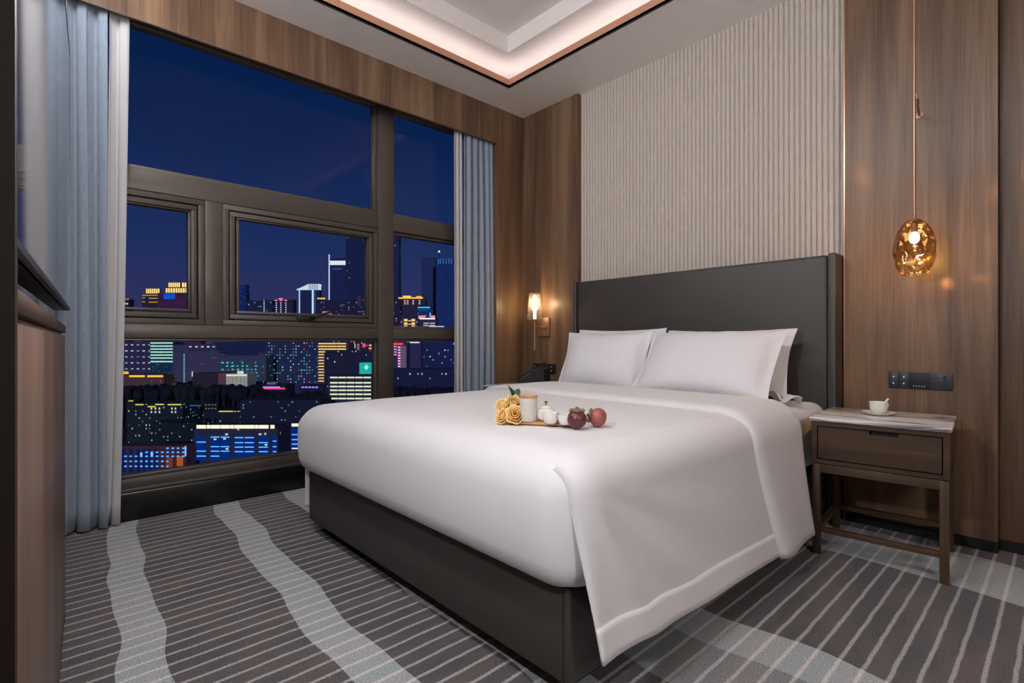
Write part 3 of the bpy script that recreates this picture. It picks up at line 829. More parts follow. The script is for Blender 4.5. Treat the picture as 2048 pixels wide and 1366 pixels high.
teacup('white handleless teacup in front of the teapot', ontray(1101, 847), 1.12)
teacup('white handleless teacup behind the dark purple mangosteen', ontray(1130, 849), 1.0)

kk = N('yellow rose petal'); kk.set(Roughness=.6); tcn = kk.add('ShaderNodeTexCoord'); ln = kk.add('ShaderNodeVectorMath', operation='LENGTH'); kk.link(tcn.outputs['Object'], ln.inputs[0])
kk.base(kk.ramp(ln.outputs['Value'], [(.006, s2l(244, 172, 84)), (.018, s2l(252, 208, 128)), (.034, s2l(254, 232, 172))])); kk.p.inputs['Subsurface Weight'].default_value = .0
M['rose'] = kk.m
M['leaf'] = plain('rose leaf', s2l(44, 66, 36), .45, noise=.3, nscale=60)
def rose(label, q, rad, tilt, rz, seed, leaves=()):
    r = random.Random(seed)
    t = thing('rose', label, 'rose', q, rz, 'yellow roses on the tea tray')
    Rm = Matrix.Rotation(tilt, 4, 'X')
    m = MB()
    layers = ((3, .30, 1.0, .15), (4, .50, .98, .35), (5, .74, .86, .55), (6, .98, .66, .8))
    for li, (n, rr, hh, open_) in enumerate(layers):
        for k_ in range(n):
            a0 = 2 * PI * k_ / n + li * .6 + r.uniform(-.15, .15); wid = 2 * PI / n * .78
            def fn(u, v, a0=a0, wid=wid, rr=rr, hh=hh, open_=open_):
                a = a0 + (u - .5) * 2 * wid * (.55 + .45 * math.sin(PI * min(1, v * .9 + .1)))
                rad_ = rad * rr * (.35 + .65 * math.sin(PI / 2 * min(1, v * 1.25))) * (1 + open_ * .30 * max(0, v - .75) * 4 * .5)
                rad_ *= 1 + .06 * math.cos((u - .5) * PI * 2)
                z = rad * (1.25 * hh * v - .35 - .10 * open_ * max(0, v - .8) * 5 - .12 * (2 * abs(u - .5)) ** 2 * v)
                return Rm @ Vector((rad_ * math.cos(a), rad_ * math.sin(a), z))
            m.grid(fn, 7, 8)
    m.build('petals', M['rose'], t, sharp=3, solid=.0009)
    MB().tube([Rm @ Vector((0, 0, -rad * .25)), Rm @ Vector((0, 0, -rad * .75))], [.008, .004], 8).build('stem', M['leaf'], t)
    for (dx, dy, dz, L, az, el) in leaves:
        mm_ = MB()
        def lf(u, v, L=L):
            w_ = L * .34 * math.sin(PI * u ** .8) ; s = (v - .5) * 2
            return Vector((L * u, s * w_, .25 * abs(s) * w_ + .06 * L * math.sin(PI * u)))
        mm_.grid(lf, 10, 6)
        for vtx in mm_.bm.verts: vtx.co = Matrix.Translation((dx, dy, dz)) @ Matrix.Rotation(az, 4, 'Z') @ Matrix.Rotation(-el, 4, 'Y') @ vtx.co
        mm_.build('leaf', M['leaf'], t, sharp=3, solid=.0006)
    return t
def at_h(px, py, dist_): 
    d = ray(px, py); return CAMP + d * dist_
vd = Vector((-AX[1], AY[1], 0))
rose('yellow rose facing out at the front, closest to the teacups', onz(1035, 848, TZ) + Vector((-.004, -.006, .031)), .033, math.radians(62), math.radians(40), 1)
rose('small yellow rose low at the left end of the bunch', onz(1006, 847, TZ) + Vector((0, 0, .023)), .027, math.radians(60), math.radians(10), 2)
rose('yellow rose with dark green leaves at the top of the bunch', onz(1024, 843, TZ) + Vector((-.010, .02, .062)), .032, math.radians(45), math.radians(60), 3,
     leaves=((-.002, .008, .016, .058, 2.6, 1.15), (.006, .008, .016, .050, .9, .85)))
rose('pale yellow rose behind the small rose on the left of the bunch', onz(1004, 843, TZ) + Vector((-.008, .015, .054)), .030, math.radians(30), math.radians(20), 4)

M['mango'] = plain('mangosteen rind', s2l(92, 42, 48), .35, noise=.25, nscale=30)
M['mango2'] = plain('reddish mangosteen rind', s2l(156, 82, 76), .4, noise=.22, nscale=50)
M['calyx'] = plain('mangosteen calyx', s2l(120, 104, 72), .6, noise=.3, nscale=70)
def mangosteen(label, q, r, mat, rot):
    t = thing('mangosteen', label, 'fruit', q, 0, 'mangosteens beside the tea tray')
    t.rotation_euler = rot
    prof = [(r * math.sin(PI * i / 16) * (1.0), -r * .93 * math.cos(PI * i / 16)) for i in range(1, 16)]
    MB().lathe([(.0005, -r * .90)] + prof[1:] + [(.0005, r * .92)], seg=32).build('rind', mat, t)
    m = MB()
    for k_ in range(4):
        a = PI / 2 * k_ + .3
        m.ball((math.cos(a) * r * .46, math.sin(a) * r * .46, r * .88), r * .36, (1, 1, .55), 12)
    m.tube([(0, 0, r * .88), (0, 0, r * 1.22)], [r * .2, r * .16], 10)
    m.build('calyx', M['calyx'], t)
    return t
q = onz(1154, 857, TZ); mangosteen('dark purple mangosteen standing upright with its green calyx on top', q + Vector((0, 0, .0315)), .0335, M['mango'], (0, 0, .3))
q = onz(1196, 853, TZ); mangosteen('reddish mangosteen lying on its side apart from the tray', q + Vector((0, 0, .0315)), .0325, M['mango2'], (0, math.radians(-78), math.radians(38)))

# ================================================================== CITY BEYOND THE GLASS
ZG = -110.0
RT, FW = Vector((.6779, .7352, 0)), Vector((-.7352, .6779, 0))
ROTZ = math.atan2(RT.y, RT.x)
gr = MB().box(-4500, -25, -3500, 4500, ZG - 2, ZG).build('ground', plain('night ground', s2l(26, 28, 44), .9)); struct(gr)
_em = {}
def em(rgb, s=1.0):
    key = (rgb, s)
    if key not in _em: _em[key] = emit('city light %02x%02x%02x %.1f' % (*rgb, s), s2l(*rgb), s)
    return _em[key]
def facade(name, base, cw, ch, dens, cols, strength, wx=.45, wz=.5, seed=0.0):
    k = N(name); k.base(base); k.set(Roughness=.8)
    tc = k.add('ShaderNodeTexCoord'); sp = k.add('ShaderNodeSeparateXYZ'); k.link(tc.outputs['Object'], sp.inputs[0])
    X = k.math('DIVIDE', k.math('ADD', sp.outputs[0], sp.outputs[1]), cw); Z = k.math('DIVIDE', sp.outputs[2], ch)
    cb_ = k.add('ShaderNodeCombineXYZ'); k.link(k.math('FLOOR', X), cb_.inputs[0]); k.link(k.math('FLOOR', Z), cb_.inputs[1]); cb_.inputs[2].default_value = seed
    wn_ = k.add('ShaderNodeTexWhiteNoise'); wn_.noise_dimensions = '3D'; k.link(cb_.outputs[0], wn_.inputs[0])
    inx = k.math('LESS_THAN', k.math('ABSOLUTE', k.math('SUBTRACT', k.math('FRACT', X), .5)), wx / 2)
    inz = k.math('LESS_THAN', k.math('ABSOLUTE', k.math('SUBTRACT', k.math('FRACT', Z), .5)), wz / 2)
    on = k.math('LESS_THAN', wn_.outputs[0], dens)
    geo = k.add('ShaderNodeNewGeometry'); sn = k.add('ShaderNodeSeparateXYZ'); k.link(geo.outputs['Normal'], sn.inputs[0])
    side = k.math('LESS_THAN', k.math('ABSOLUTE', sn.outputs[2]), .5)
    f = k.math('MULTIPLY', k.math('MULTIPLY', inx, inz), k.math('MULTIPLY', on, side))
    sc_ = k.add('ShaderNodeSeparateColor'); k.link(wn_.outputs[1], sc_.inputs[0])
    st = [(i / len(cols), s2l(*c)) for i, c in enumerate(cols)]
    colr = k.ramp(sc_.outputs[1], st, 'CONSTANT') if len(cols) > 1 else None
    if colr is not None: k.link(colr, k.p.inputs['Emission Color'])
    else: k.p.inputs['Emission Color'].default_value = s2l(*cols[0])
    k.link(k.math('MULTIPLY', f, k.math('ADD', k.math('MULTIPLY', sc_.outputs[2], strength), strength * .35)), k.p.inputs['Emission Strength'])
    return k.m
def body(rgb): 
    key = ('b', rgb)
    if key not in _em: _em[key] = plain('concrete %02x%02x%02x' % rgb, s2l(*rgb), .85, noise=.12, nscale=.2)
    return _em[key]
W_, TEAL, GOLD, WARM, BLUE, RED, CYAN = (222, 228, 240), (96, 190, 196), (238, 178, 62), (244, 214, 150), (70, 150, 248), (238, 70, 80), (60, 214, 200)
class City:
    def __init__(s, label, x0, x1, yt, D, mat, depth=None, name='building', cat='building', yb=None):
        s.D, s.xc = D, (x0 + x1) / 2
        u = (s.xc - 1024) / F
        base = CAMP + (FW + RT * u) * D; s.base = Vector((base.x, base.y, ZG))
        s.w = (x1 - x0) / F * D; s.h = s.z(yt)
        s.t = thing(name, label, cat, s.base, ROTZ, 'buildings of the night skyline')
        d = depth or max(12, min(30, s.w * .8))
        MB().box(-s.w / 2, s.w / 2, 0, d, 0, s.h).build('tower', mat, s.t)
    def z(s, py): return (683 - py) / F * s.D + 1 - ZG
    def x(s, px): return (px - s.xc) / F * s.D
    def f(s, part, x0, y0, x1, y1, rgb, st=1.0, th=.4, mat=None):
        xa, xb, za, zb_ = s.x(x0), s.x(x1), s.z(y1), s.z(y0)
        MB().box(xa, xb, -th * s.D / 400, .2, za, zb_).build(part, mat or em(rgb, st), s.t); return s
    def rows(s, part, x0, x1, ys, h, rgb, st=1.0, n=1, gap=1.5):
        wd = (x1 - x0 - gap * (n - 1)) / n
        for y in ys:
            for i in range(n): s.f(part, x0 + i * (wd + gap), y, x0 + i * (wd + gap) + wd, y + h, rgb, st)
        return s
    def cols(s, part, xs, y0, y1, n, w, h, rgb, st=1.0):
        for x in xs:
            for i in range(n):
                y = y0 + (y1 - y0) * i / max(1, n - 1); s.f(part, x, y, x + w, y + h, rgb, st)
        return s
def fac(i, base, D, cwp, chp, dens, cols, st, wx=.45, wz=.5):
    return facade('facade %s' % 'abcdefghijklmnopqrstuvwxyz'[i], s2l(*base), cwp / F * D, chp / F * D, dens, cols, st, wx, wz, float(i))
rg = lambda a, b, n: [a + (b - a) * i / (n - 1) for i in range(n)]
# --- skyline along the horizon
City('low dark block with orange lamps along its roof at the left edge of the skyline', 236, 258, 598, 2200, body((44, 44, 74))).rows('roof_lamp', 244, 258, [597.5], 1.6, GOLD, .9, 4, 1.5).rows('lit_window', 271 - 24, 256, [606], 3, WARM, .9, 3, 2)
c = City('stepped hotel with one golden sign block and gold ledges', 284, 322, 589, 2100, body((58, 48, 66)))
c.f('roof_block', 291, 577, 321, 589, GOLD, mat=body((70, 56, 50)))
for i in range(7): c.f('sign', 293 + 4 * i, 577.5, 295.6 + 4 * i, 587, (255, 214, 120), 1.1, .6)
c.rows('gold_ledge', 285, 321, [590], 1.4, GOLD, .8).rows('gold_ledge', 298, 320, [596], 1.2, WARM, .7).rows('gold_ledge', 285, 290, [595, 603], 1.4, GOLD, .8).rows('gold_ledge', 298, 316, [603.5], 1.6, GOLD, .7)
c = City('wide block with two tiers of golden signs over a blue lit face', 315, 402, 586, 2000, fac(0, (92, 40, 84), 2000, 4, 4, .25, [(150, 60, 120), (200, 60, 90)], .16))
c.f('sign_tier', 331, 576, 402, 587, GOLD, mat=body((80, 64, 52))); c.f('sign_tier', 337, 565, 376, 576, GOLD, mat=body((80, 64, 52)))
for i in range(9): c.f('sign', 332.5 + 4.9 * i, 576.5, 335.6 + 4.9 * i, 585.5, (255, 216, 136), 1.15, .6)
for i in range(6): c.f('sign', 338 + 4 * i, 565.5, 340.6 + 4 * i, 574.5, (255, 216, 136), 1.15, .6)
for i in range(2): c.f('sign', 365 + 5 * i, 565.5, 368.6 + 5 * i, 574.5, (255, 216, 136), 1.15, .6)
c.f('blue_face', 328, 587, 350, 598, (22, 92, 236), .7)
City('slim dim blue glass tower left of the antenna lights', 474, 492, 569, 2100, fac(1, (24, 52, 120), 2100, 3, 4, .3, [(20, 80, 170), (60, 140, 200)], .35))
c = City('dark low tower with one column of white lights', 494, 545, 601, 1900, fac(2, (40, 44, 78), 1900, 4, 4, .12, [W_, TEAL, (200, 190, 150)], .6))
c.f('stair_core', 524, 598, 534, 602, W_, mat=body((40, 44, 78))); c.cols('lit_window', [527.6], 599, 621, 7, 1.6, 2, (190, 210, 255), 1.0)
c = City('apartment tower with pink roof lights and three columns of white lamps', 549, 586, 599, 1850, body((52, 42, 74)))
c.rows('roof_lamp', 550, 574, [599.5], 2.6, (255, 130, 160), .9, 3, 5).rows('roof_lamp', 557, 566, [596.5], 2.4, (255, 150, 160), .9).cols('lit_window', [552, 561, 571], 605, 623, 5, 1.8, 2.2, (205, 220, 255), 1.0)
# white-crowned tower
c = City('tower with a slanted white-lit crown and white edge lines', 597, 639, 580, 1700, body((36, 52, 96)), depth=20)
Mx = Matrix(((1, 0, 0, 0), (0, 0, 1, 0), (0, 1, 0, 0), (0, 0, 0, 1)))
MB().prism([(c.x(593), c.z(580)), (c.x(638), c.z(580)), (c.x(639), c.z(568)), (c.x(618), c.z(568)), (c.x(593), c.z(579))], -2, 18, Mx).build('crown', em((196, 222, 240), .95), c.t)
for i in range(6): c.f('crown_fin', 619 + 3.3 * i, 568.5, 619.8 + 3.3 * i, 579.5, W_, .8, .9, mat=body((130, 130, 130)))
c.f('edge_light', 598, 580, 600, 640, (190, 220, 248), .95); c.f('edge_light', 624, 580, 627.4, 640, (200, 226, 250), .95); c.cols('lit_window', [629.5], 583, 620, 12, 1.2, 1.4, (120, 170, 220), .6)
City('low block with short orange roof lamps right of the white-crowned tower', 634, 660, 600, 1600, body((48, 40, 66))).rows('roof_lamp', 635, 650, [595.5], 3, (255, 200, 110), 1.0, 3, 1.2).rows('roof_lamp', 651, 657, [606], 2.2, GOLD, .8)
c = City('tall tower with a white ribbed crown band and one white vertical line', 657, 693, 516, 1900, body((30, 50, 98)))
for i in range(13): c.f('crown_light', 660.5 + 2.4 * i, 521.5, 662.2 + 2.4 * i, 530, (226, 232, 245), 1.1)
c.f('edge_light', 657.6, 509, 659.4, 626, (206, 226, 250), 1.0); c.rows('roof_sign', 665, 683, [537], 1.6, (90, 150, 190), .5, 4, 1.5)
City('tallest dark tower standing behind the window mullion', 691, 798, 470, 1750, fac(3, (26, 40, 84), 1750, 4, 5, .03, [TEAL, W_], .35))
c = City('low dark block with scattered white windows under the tall dark tower', 640, 800, 601, 1500, fac(4, (40, 36, 70), 1500, 5, 4.6, .15, [W_, (150, 180, 230), (220, 160, 150)], .7, .36, .42))
c.f('pink_roof', 645, 623, 662, 628, (255, 150, 130), .9); c.f('lift_core', 715, 592, 722, 612, W_, mat=body((96, 70, 90)))
# right hand pane, upper
City('tall dim blue tower with a faint grid of windows', 843, 877, 515, 2000, fac(5, (34, 56, 108), 2000, 3.2, 4.4, .7, [(70, 100, 160), (56, 84, 140)], .10, .7, .25))
c = City('tall blue tower with cyan lamps hanging at its top', 872, 925, 518, 1900, fac(6, (26, 60, 124), 1900, 4, 4, .12, [(40, 110, 200)], .18))
c.cols('cyan_lamp', [876, 880, 885.5, 891.5, 897, 902], 518, 525, 3, 1.6, 2.2, (50, 170, 230), .7); c.f('mast', 877.6, 503, 878.6, 518, W_, mat=body((40, 60, 100))); c.f('beacon', 876.6, 501.5, 880, 505, (220, 235, 255), 1.3)
c = City('block with a golden stepped roof line and pale window columns', 797, 851, 597, 1700, body((58, 48, 80)))
c.f('gold_roof', 797, 594.5, 846, 597.5, (255, 184, 60), 1.1); c.f('gold_roof', 806, 591.5, 822, 594.5, (255, 200, 90), 1.2); c.f('gold_roof', 833, 592.3, 843, 594.5, (255, 190, 70), 1.1)
c.cols('lit_window', [808.5, 814, 825, 837.5], 600, 605, 2, 3, 4, (214, 186, 170), .7)
City('dark block topped by a single cyan light line', 835, 862, 613, 1500, fac(7, (30, 66, 120), 1500, 5, 5, .12, [W_, TEAL], .5)).rows('light_line', 835.5, 860, [614], 1.8, (90, 210, 250), 1.1).f('blue_face', 836, 617, 860, 622, (20, 90, 160), .5)
c = City('block with white floor bands and two pink roof caps', 836, 872, 634, 1300, body((60, 58, 96)))
c.f('roof_cap', 837, 631, 850, 635.5, (255, 140, 150), .9); c.f('roof_cap', 862, 631, 870, 635.5, (255, 140, 150), .9); c.f('roof_cap', 859, 625.5, 862, 634, (130, 180, 250), .9)
c.rows('light_band', 837, 870, [635.8], 3, (236, 226, 232), 1.1).rows('light_band', 847, 870, [645.5, 650], 2, (232, 200, 190), .8, 2, 2).rows('light_band', 858, 888, [652], 3, (200, 220, 240), .8)
c = City('golden lit apartment block just above the lower transom on the right', 799, 836, 637, 1250, body((72, 58, 66)))
for (xa, ya) in ((808, 638), (823, 638), (808, 645), (823, 645), (808, 651), (823, 651)): c.f('lit_window', xa, ya, xa + 7, ya + 4.5, (255, 206, 130), 1.0)
c.rows('lit_window', 816.5, 822, [640.5, 647.5], 1.8, WARM, .9).cols('lit_window', [801.5, 832], 642, 652, 2, 3, 4, (170, 140, 130), .6)
# --- middle distance seen through the low panes
c = City('grey block dotted with paired white windows at the left end', 240, 300, 684, 1050, fac(8, (64, 62, 92), 1050, 11.6, 12, .97, [(214, 220, 226), (176, 190, 214)], .62, .42, .20))
City('block with seven bright mint-green floor bands', 300, 347, 684, 1000, fac(9, (34, 66, 88), 1000, 4, 4.4, .30, [TEAL, (60, 120, 140)], .25)).rows('light_band', 301.5, 345.5, [684.8, 691, 697, 703, 709, 715, 722], 2.3, (186, 240, 214), 1.0)
c = City('pale mauve slab with one column of teal windows', 346, 378, 690, 980, fac(10, (84, 76, 104), 980, 6, 6, 1.0, [(70, 60, 90)], .03, .5, .5)); c.cols('lit_window', [367.5], 708, 762, 13, 2.2, 2.4, (110, 200, 214), .9)
c = City('mauve apartment slab with a row of white lamps on top', 377, 437, 702, 960, fac(11, (88, 78, 104), 960, 7, 6.4, .16, [(90, 84, 110), (150, 130, 120)], .12, .8, .4))
c.f('roof_block', 378, 688, 434, 702, W_, mat=body((70, 64, 92))); c.cols('lit_window', [379, 391, 402.5, 414.5, 426], 692, 694, 1, 5, 3, (212, 222, 230), .8)
c = City('wide grey-green building with green windows and two raised ends', 436, 532, 711, 940, fac(12, (76, 84, 104), 940, 5, 6.2, .06, [TEAL], .4)); c.f('end_block', 437, 706, 450, 712, W_, mat=body((76, 84, 104))); c.f('end_block', 517, 706, 531, 712, W_, mat=body((76, 84, 104)))
rr_ = random.Random(11)
for xx in (443, 453, 463.5, 474, 484, 493, 502, 510):
    for yy in rg(724, 758, 6):
        if rr_.random() < .62: c.f('lit_window', xx, yy, xx + rr_.choice((2.4, 3, 4.6)), yy + 2.6, (70, 206, 190), rr_.uniform(.5, 1.1))
City('tall slab covered in teal window dots', 531, 637, 680, 1000, fac(13, (52, 56, 92), 1000, 5.4, 6.0, .34, [(70, 190, 200), (110, 220, 230), (60, 150, 180), (210, 140, 130)], .95, .42, .40))
City('dark navy block standing between the green and mauve buildings', 425, 545, 684, 1200, fac(14, (34, 44, 90), 1200, 9, 9, .05, [W_], .7))
c = City('golden striped building with an L-shaped run of lit floors', 635, 697, 684, 900, body((74, 62, 66)))
c.rows('light_band', 637, 692, [686, 691.5, 697, 702.5], 2.4, (255, 214, 130), 1.0, 3, .8); c.rows('light_band', 637, 648, rg(708, 761, 10), 2.3, (250, 210, 150), .9)
c = City('block with red and orange neon strips at the top right of the big pane', 700, 752, 684, 950, fac(15, (56, 40, 76), 950, 5, 5, .1, [W_], .5)); c.f('red_sign', 725, 687, 731, 694.5, RED, 1.2)
c.cols('orange_panel', [738], 689, 701, 3, 6.5, 3.4, (255, 170, 80), 1.0); c.cols('lit_window', [714.5], 688, 696, 3, 4, 2, (222, 150, 150), .8); c.cols('lit_window', [709], 688, 694, 3, 2, 2, W_, .8)
City('dark silhouette block with a few white windows behind the white striped block', 650, 752, 702, 700, fac(16, (30, 30, 60), 700, 7, 7, .10, [W_, (120, 200, 214)], 1.0, .3, .4))
c = City('white striped office block below the turquoise sign', 656, 752, 752, 560, body((50, 60, 72)))
c.rows('lit_floor', 660.5, 742, [753.5, 764, 771.5, 779, 787, 795.5], 3, (226, 232, 200), 1.0, 5, 1.6)
c.f('sign_board', 719, 725, 746, 748, (40, 190, 180), .75)
MB().prism([(c.x(733), c.z(740.5)), (c.x(738), c.z(734.5)), (c.x(733), c.z(728.5)), (c.x(728), c.z(734.5))], -1.2, .2, Mx).build('diamond_mark', em((150, 236, 220), 1.0), c.t)
c = City('low hall with an orange-yellow lit roof edge on the left', 236, 328, 750, 820, fac(17, (110, 78, 74), 820, 6, 8, .15, [(200, 140, 90)], .3))
c.f('roof_light', 243, 743, 257, 748, (255, 176, 50), 1.1); c.rows('roof_light', 259, 326, [750.5], 3.6, (255, 196, 60), 1.1, 2, 6)
c = City('brown-roofed house with a red end wall beside the small white block', 385, 454, 746, 800, body((52, 40, 56))); c.f('end_wall', 437, 746, 453, 769, W_, mat=body((150, 92, 92)))
c.f('spire', 384, 743, 385.6, 753, W_, .8)
kk = facade('floodlit white wall', s2l(190, 186, 176), 5.2 / F * 780, 5.4 / F * 780, .8, [(20, 24, 30)], .0); 
c = City('small floodlit white block with dark window holes', 452, 495, 747, 780, fac(18, (190, 186, 176), 780, 5.4, 5.4, 1, [(70, 76, 80)], .02, .45, .5))
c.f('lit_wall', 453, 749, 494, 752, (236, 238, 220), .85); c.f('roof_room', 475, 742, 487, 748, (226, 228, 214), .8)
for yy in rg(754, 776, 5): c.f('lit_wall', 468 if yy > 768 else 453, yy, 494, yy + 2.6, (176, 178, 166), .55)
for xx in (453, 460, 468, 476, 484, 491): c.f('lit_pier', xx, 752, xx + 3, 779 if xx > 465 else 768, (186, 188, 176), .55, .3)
c = City('long low hall with a pink and white neon strip on its roof', 508, 572, 770, 740, body((30, 30, 58))); c.f('neon_strip', 513, 775.5, 570, 778.5, (255, 70, 140), 1.0); c.f('neon_strip', 520, 773, 560, 775.8, (190, 160, 250), .9); c.f('roof_sign', 534, 764.5, 552, 769, (130, 124, 150), .5)
City('low hall with a row of violet lamps right of the pink neon hall', 600, 648, 771, 720, body((32, 30, 62))).rows('violet_lamp', 603, 636, [773], 3, (150, 140, 255), 1.0, 5, 2)
# dark wooded rise in front
k = N('dark foliage'); k.set(Roughness=.9); k.base(k.mix(k.noise(k.coords(), .3, 4), s2l(10, 14, 24), s2l(20, 26, 38))); M['trees'] = k.m
def treemass(label, x0, x1, yt, D, seed):
    r = random.Random(seed); m = MB()
    n = int((x1 - x0) / 2.6)
    for i in range(n):
        px = x0 + (x1 - x0) * (i + .5) / n; u = (px - 1024) / F
        p = CAMP + (FW + RT * u) * (D + r.uniform(-25, 25)); zt_ = (683 - (yt + r.uniform(-3, 4))) / F * D + 1
        R_ = r.uniform(3.5, 7)
        bmesh.ops.create_icosphere(m.bm, subdivisions=2, radius=1, matrix=Matrix.Translation((p.x, p.y, zt_ - R_ * 1.4)) @ Matrix.Diagonal((R_, R_, R_ * 1.4, 1)))
        m.lathe([(3, ZG), (2, zt_ - R_)], c=(p.x, p.y, 0), seg=6)
    o = m.build('woodland', M['trees'], sharp=3); return tag(o, label, 'trees', kind='stuff')
treemass('dark wooded rise below the floodlit white block', 236, 520, 772, 690, 2)
treemass('dark wooded strip behind the white striped office block and pink hall', 500, 665, 786, 640, 3)
treemass('dark treetops behind the bed in the right low pane', 780, 930, 776, 640, 4)
# nearer roofs
c = City('dark green-grey apartment block with broken yellow roof lines', 254, 366, 808, 520, fac(19, (24, 36, 44), 520, 7, 7, .24, [TEAL, (60, 130, 150), (200, 210, 190)], .8, .34, .42))
for (a, b, y) in ((257, 267, 800.5), (271, 287, 808), (296, 311, 812), (311, 327, 807.6), (336, 363, 808)): c.f('roof_light', a, y, b, y + 2.4, (214, 206, 96), .95)
c.f('roof_block', 256, 801, 268, 810, W_, mat=body((24, 34, 44))); c.cols('lit_window', [302, 310, 318, 343, 350], 815, 822, 2, 2.4, 4, (216, 222, 190), .8)
c = City('dark house with a yellow eaves line in the middle of the big pane', 405, 497, 822, 500, fac(20, (22, 28, 46), 500, 7, 6, .10, [TEAL], .6)); c.rows('roof_light', 438, 466, [821.5], 2.4, (216, 200, 110), .9).rows('roof_light', 468, 494, [821.8], 1.8, (190, 180, 120), .8, 4, 2)
c.rows('lit_window', 411, 433, [808.5, 816], 1.8, (190, 170, 110), .7, 4, 3); c.f('roof_block', 408, 806, 436, 822, W_, mat=body((20, 26, 44)))
c.f('blue_lamp', 380, 810, 402, 812.4, (40, 110, 180), .7)
City('dark low block with teal dots left of the blue striped building', 300, 395, 846, 470, fac(21, (16, 26, 36), 470, 8, 7, .20, [TEAL, (130, 210, 220)], .8, .3, .4))
City('dark unlit block behind the blue striped building', 480, 640, 800, 480, fac(22, (26, 28, 52), 480, 7, 6, .07, [TEAL], .5))
c = City('building with rows of blue light under a bright white eaves band', 388, 556, 858, 400, fac(23, (56, 56, 84), 400, 9, 9.6, .05, [(220, 220, 190)], .7))
for (a, b) in ((393.5, 412), (414, 420.5), (422, 440), (441.5, 459.5), (461, 468), (469.5, 489), (490, 508.5), (510, 516.5), (518, 537), (541, 549)): c.f('eaves_light', a, 850, b, 857, (255, 240, 205), 1.1)
for (a, b) in ((391, 412), (421, 440), (442, 459), (469, 488), (490, 509), (518, 537), (545, 554)): c.f('blue_bay', a, 873, b, 921, (14, 70, 190), .34, .15)
for (a, b, ys_) in ((394, 412, (883, 901, 911)), (422, 439, (873, 892, 901, 911)), (442, 459, (873, 892, 901)), (470, 487, (874, 884, 893, 902)), (490, 508, (874, 884, 893, 902)), (518, 536, (884, 893, 902)), (546, 553, (881, 892, 902))):
    for y_ in ys_: c.f('blue_light', a, y_, b, y_ + 2.2, (100, 180, 255), 1.1, .5)
for (a, y_) in ((451, 867), (518, 867), (447, 876), (428, 877), (452, 896), (530, 888)): c.f('lit_window', a, y_, a + 5, y_ + 3, (200, 230, 220), .9, .5)
c = City('second blue-lit building with a white eaves band, cut off by the bed', 580, 640, 856, 400, body((26, 40, 96)))
c.f('eaves_light', 583.5, 847, 602, 853, (255, 240, 205), 1.1); c.f('eaves_light', 604, 847, 640, 853, (255, 240, 205), 1.1); c.f('blue_bay', 583, 855, 640, 898, (14, 66, 186), .34, .15)
for y_, s_ in ((868, 1), (878, 1.1), (887, 1.1), (895.6, 1.2)): c.f('blue_light', 584, y_, 640, y_ + 2.2, (110, 184, 255) if y_ < 894 else (220, 230, 250), s_, .5)
c = City('low orange-brown building dotted with blue lamps at the bottom left', 226, 372, 892, 380, body((96, 56, 66)), depth=12)
for i, xx in enumerate(rg(241, 367, 13)):
    ytop = 894 if i > 8 else (899 if i > 4 else 909)
    for y_ in [y for y in (895, 903, 911, 921, 931) if y >= ytop and not (i > 9 and y > 912)]: c.f('blue_lamp', xx - 2.2, y_, xx + 2.2, y_ + 2.8, (90, 170, 255), 1.1, .5)
for xx in (247, 262, 277, 289, 300, 312): c.f('blue_bay', xx - 4, 898, xx + 4, 945, (14, 50, 140), .35, .12)
c.rows('orange_wash', 333, 345, [914], 24, (190, 84, 48), .35).rows('orange_wash', 354, 366, [912], 20, (226, 104, 40), .55)
c.f('sign_strip', 370, 892, 372.5, 912, (150, 180, 255), 1.0); c.cols('lit_window', [281, 302], 905, 905, 1, 4, 8, (190, 214, 230), .8)
# right low pane
c = City('pink-lit tower with a red roof sign in the narrow right pane', 778, 814, 684, 900, body((72, 62, 100)))
c.f('red_sign', 787, 686, 806, 690, (255, 60, 70), 1.2); c.cols('lit_window', [796], 693, 764, 14, 5, 3.2, (250, 170, 210), 1.0); c.cols('lit_window', [788], 692, 708, 4, 5.5, 2.6, (226, 160, 210), .9); c.f('side_wall', 802, 692, 812.5, 765, W_, .0, mat=body((178, 140, 150)))  # light on the side wall is put in as a paler panel
City('slim building with a white roof line right of the pink tower', 812, 842, 684, 950, fac(24, (62, 54, 98), 950, 4.4, 4.4, .9, [(96, 80, 130)], .10, .5, .5)).rows('light_line', 812.5, 839, [683.6], 2.6, (224, 226, 240), .9).cols('lit_window', [814.5], 705, 713, 2, 5, 4, (130, 200, 230), 1.0)
City('broad dark blue block with scattered dots at the right curtain', 838, 960, 684, 1100, fac(25, (30, 40, 92), 1100, 6, 6.4, .16, [W_, (120, 190, 230), (150, 130, 170)], .75, .4, .4))
City('low dark block with a few white windows behind the bed on the right', 782, 930, 738, 760, facade('facade low', s2l(26, 32, 72), 8 / F * 760, 9 / F * 760, .12, [W_, (120, 200, 220), (200, 160, 150)], .9, .34, .4, 31.))

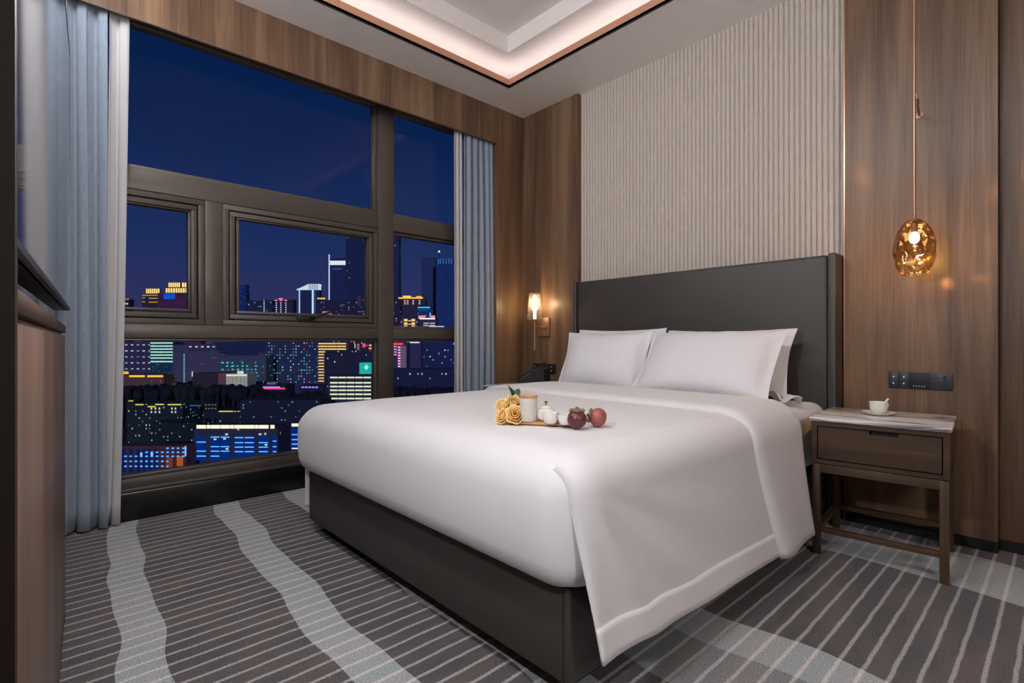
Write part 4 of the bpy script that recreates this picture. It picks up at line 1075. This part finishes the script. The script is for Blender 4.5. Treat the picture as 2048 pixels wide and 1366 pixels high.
# ================================================================== LIGHT
lamp('south_fill_strip', 'AREA', (1.75, -3.27, 2.98), 46, (.96, .98, 1), (3.0, .22), (math.radians(66), 0, 0))  # added soft fill for the bed foot and head wall, no fitting there
lamp('tv_side_fill', 'POINT', (2.66, -3.275, 1.52), 40, (.96, .98, 1), .05)  # bare fill point added beside the television to lift the bed's foot face
lamp('east_fill', 'POINT', (4.8, -2.8, 1.8), 70, (.96, .98, 1), .25)  # unseen fill point added behind the camera, brightens ceiling and right side
lw = 1.75
for (x_, y_, sx_, sy_) in ((tx0 - .07, (ty0 + ty1) / 2, .05, ty1 - ty0 + .1), (tx1 + .07, (ty0 + ty1) / 2, .05, ty1 - ty0 + .1), ((tx0 + tx1) / 2, ty1 + .07, tx1 - tx0 + .1, .05), ((tx0 + tx1) / 2, ty0 - .07, tx1 - tx0 + .1, .05)):
    lamp('cove_strip', 'AREA', (x_, y_, 3.105), lw * max(sx_, sy_) / 3.2, (1, .93, .89), (sx_, sy_), (PI, 0, 0))
sun = lamp('city_fill', 'SUN', (0, 0, 300), 1.25, (.60, .66, 1.0), .1, (math.radians(80), 0, math.radians(62)))  # sun lamp added only to brighten the dark building faces

w = bpy.data.worlds.new('night sky'); SC.world = w; w.use_nodes = True
nt = w.node_tree; bg = nt.nodes['Background']
tcn = nt.nodes.new('ShaderNodeTexCoord'); sp = nt.nodes.new('ShaderNodeSeparateXYZ'); rp = nt.nodes.new('ShaderNodeValToRGB')
nt.links.new(tcn.outputs['Generated'], sp.inputs[0]); nt.links.new(sp.outputs[2], rp.inputs[0]); nt.links.new(rp.outputs[0], bg.inputs[0])
st = [(0, s2l(52, 48, 92)), (.06, s2l(45, 48, 92)), (.16, s2l(30, 46, 92)), (.34, s2l(10, 33, 76)), (.6, s2l(1, 27, 62))]
cr = rp.color_ramp
while len(cr.elements) < len(st): cr.elements.new(.5)
for e, (p_, c_) in zip(cr.elements, st): e.position = p_; e.color = c_

# ================================================================== CAMERA
cam = bpy.data.cameras.new('camera'); co = bpy.data.objects.new('camera', cam); COL.objects.link(co)
co.location = CAMP; co.rotation_euler = (PI / 2, 0, math.atan2(.7352, .6779))
cam.sensor_width = 36; cam.lens = F / 2048 * 36; cam.clip_start = .03; cam.clip_end = 12000
SC.camera = co
SC.view_settings.view_transform = 'Standard'; SC.view_settings.look = 'None'; SC.view_settings.gamma = 1; SC.view_settings.exposure = .06
SC.view_settings.use_curve_mapping = False
SC.cycles.use_denoising = True; SC.cycles.use_adaptive_sampling = False; SC.cycles.denoising_prefilter = 'FAST'; SC.cycles.max_bounces = 10; SC.cycles.transparent_max_bounces = 24; SC.cycles.sample_clamp_indirect = 6
SC.cycles.caustics_reflective = False; SC.cycles.caustics_refractive = False
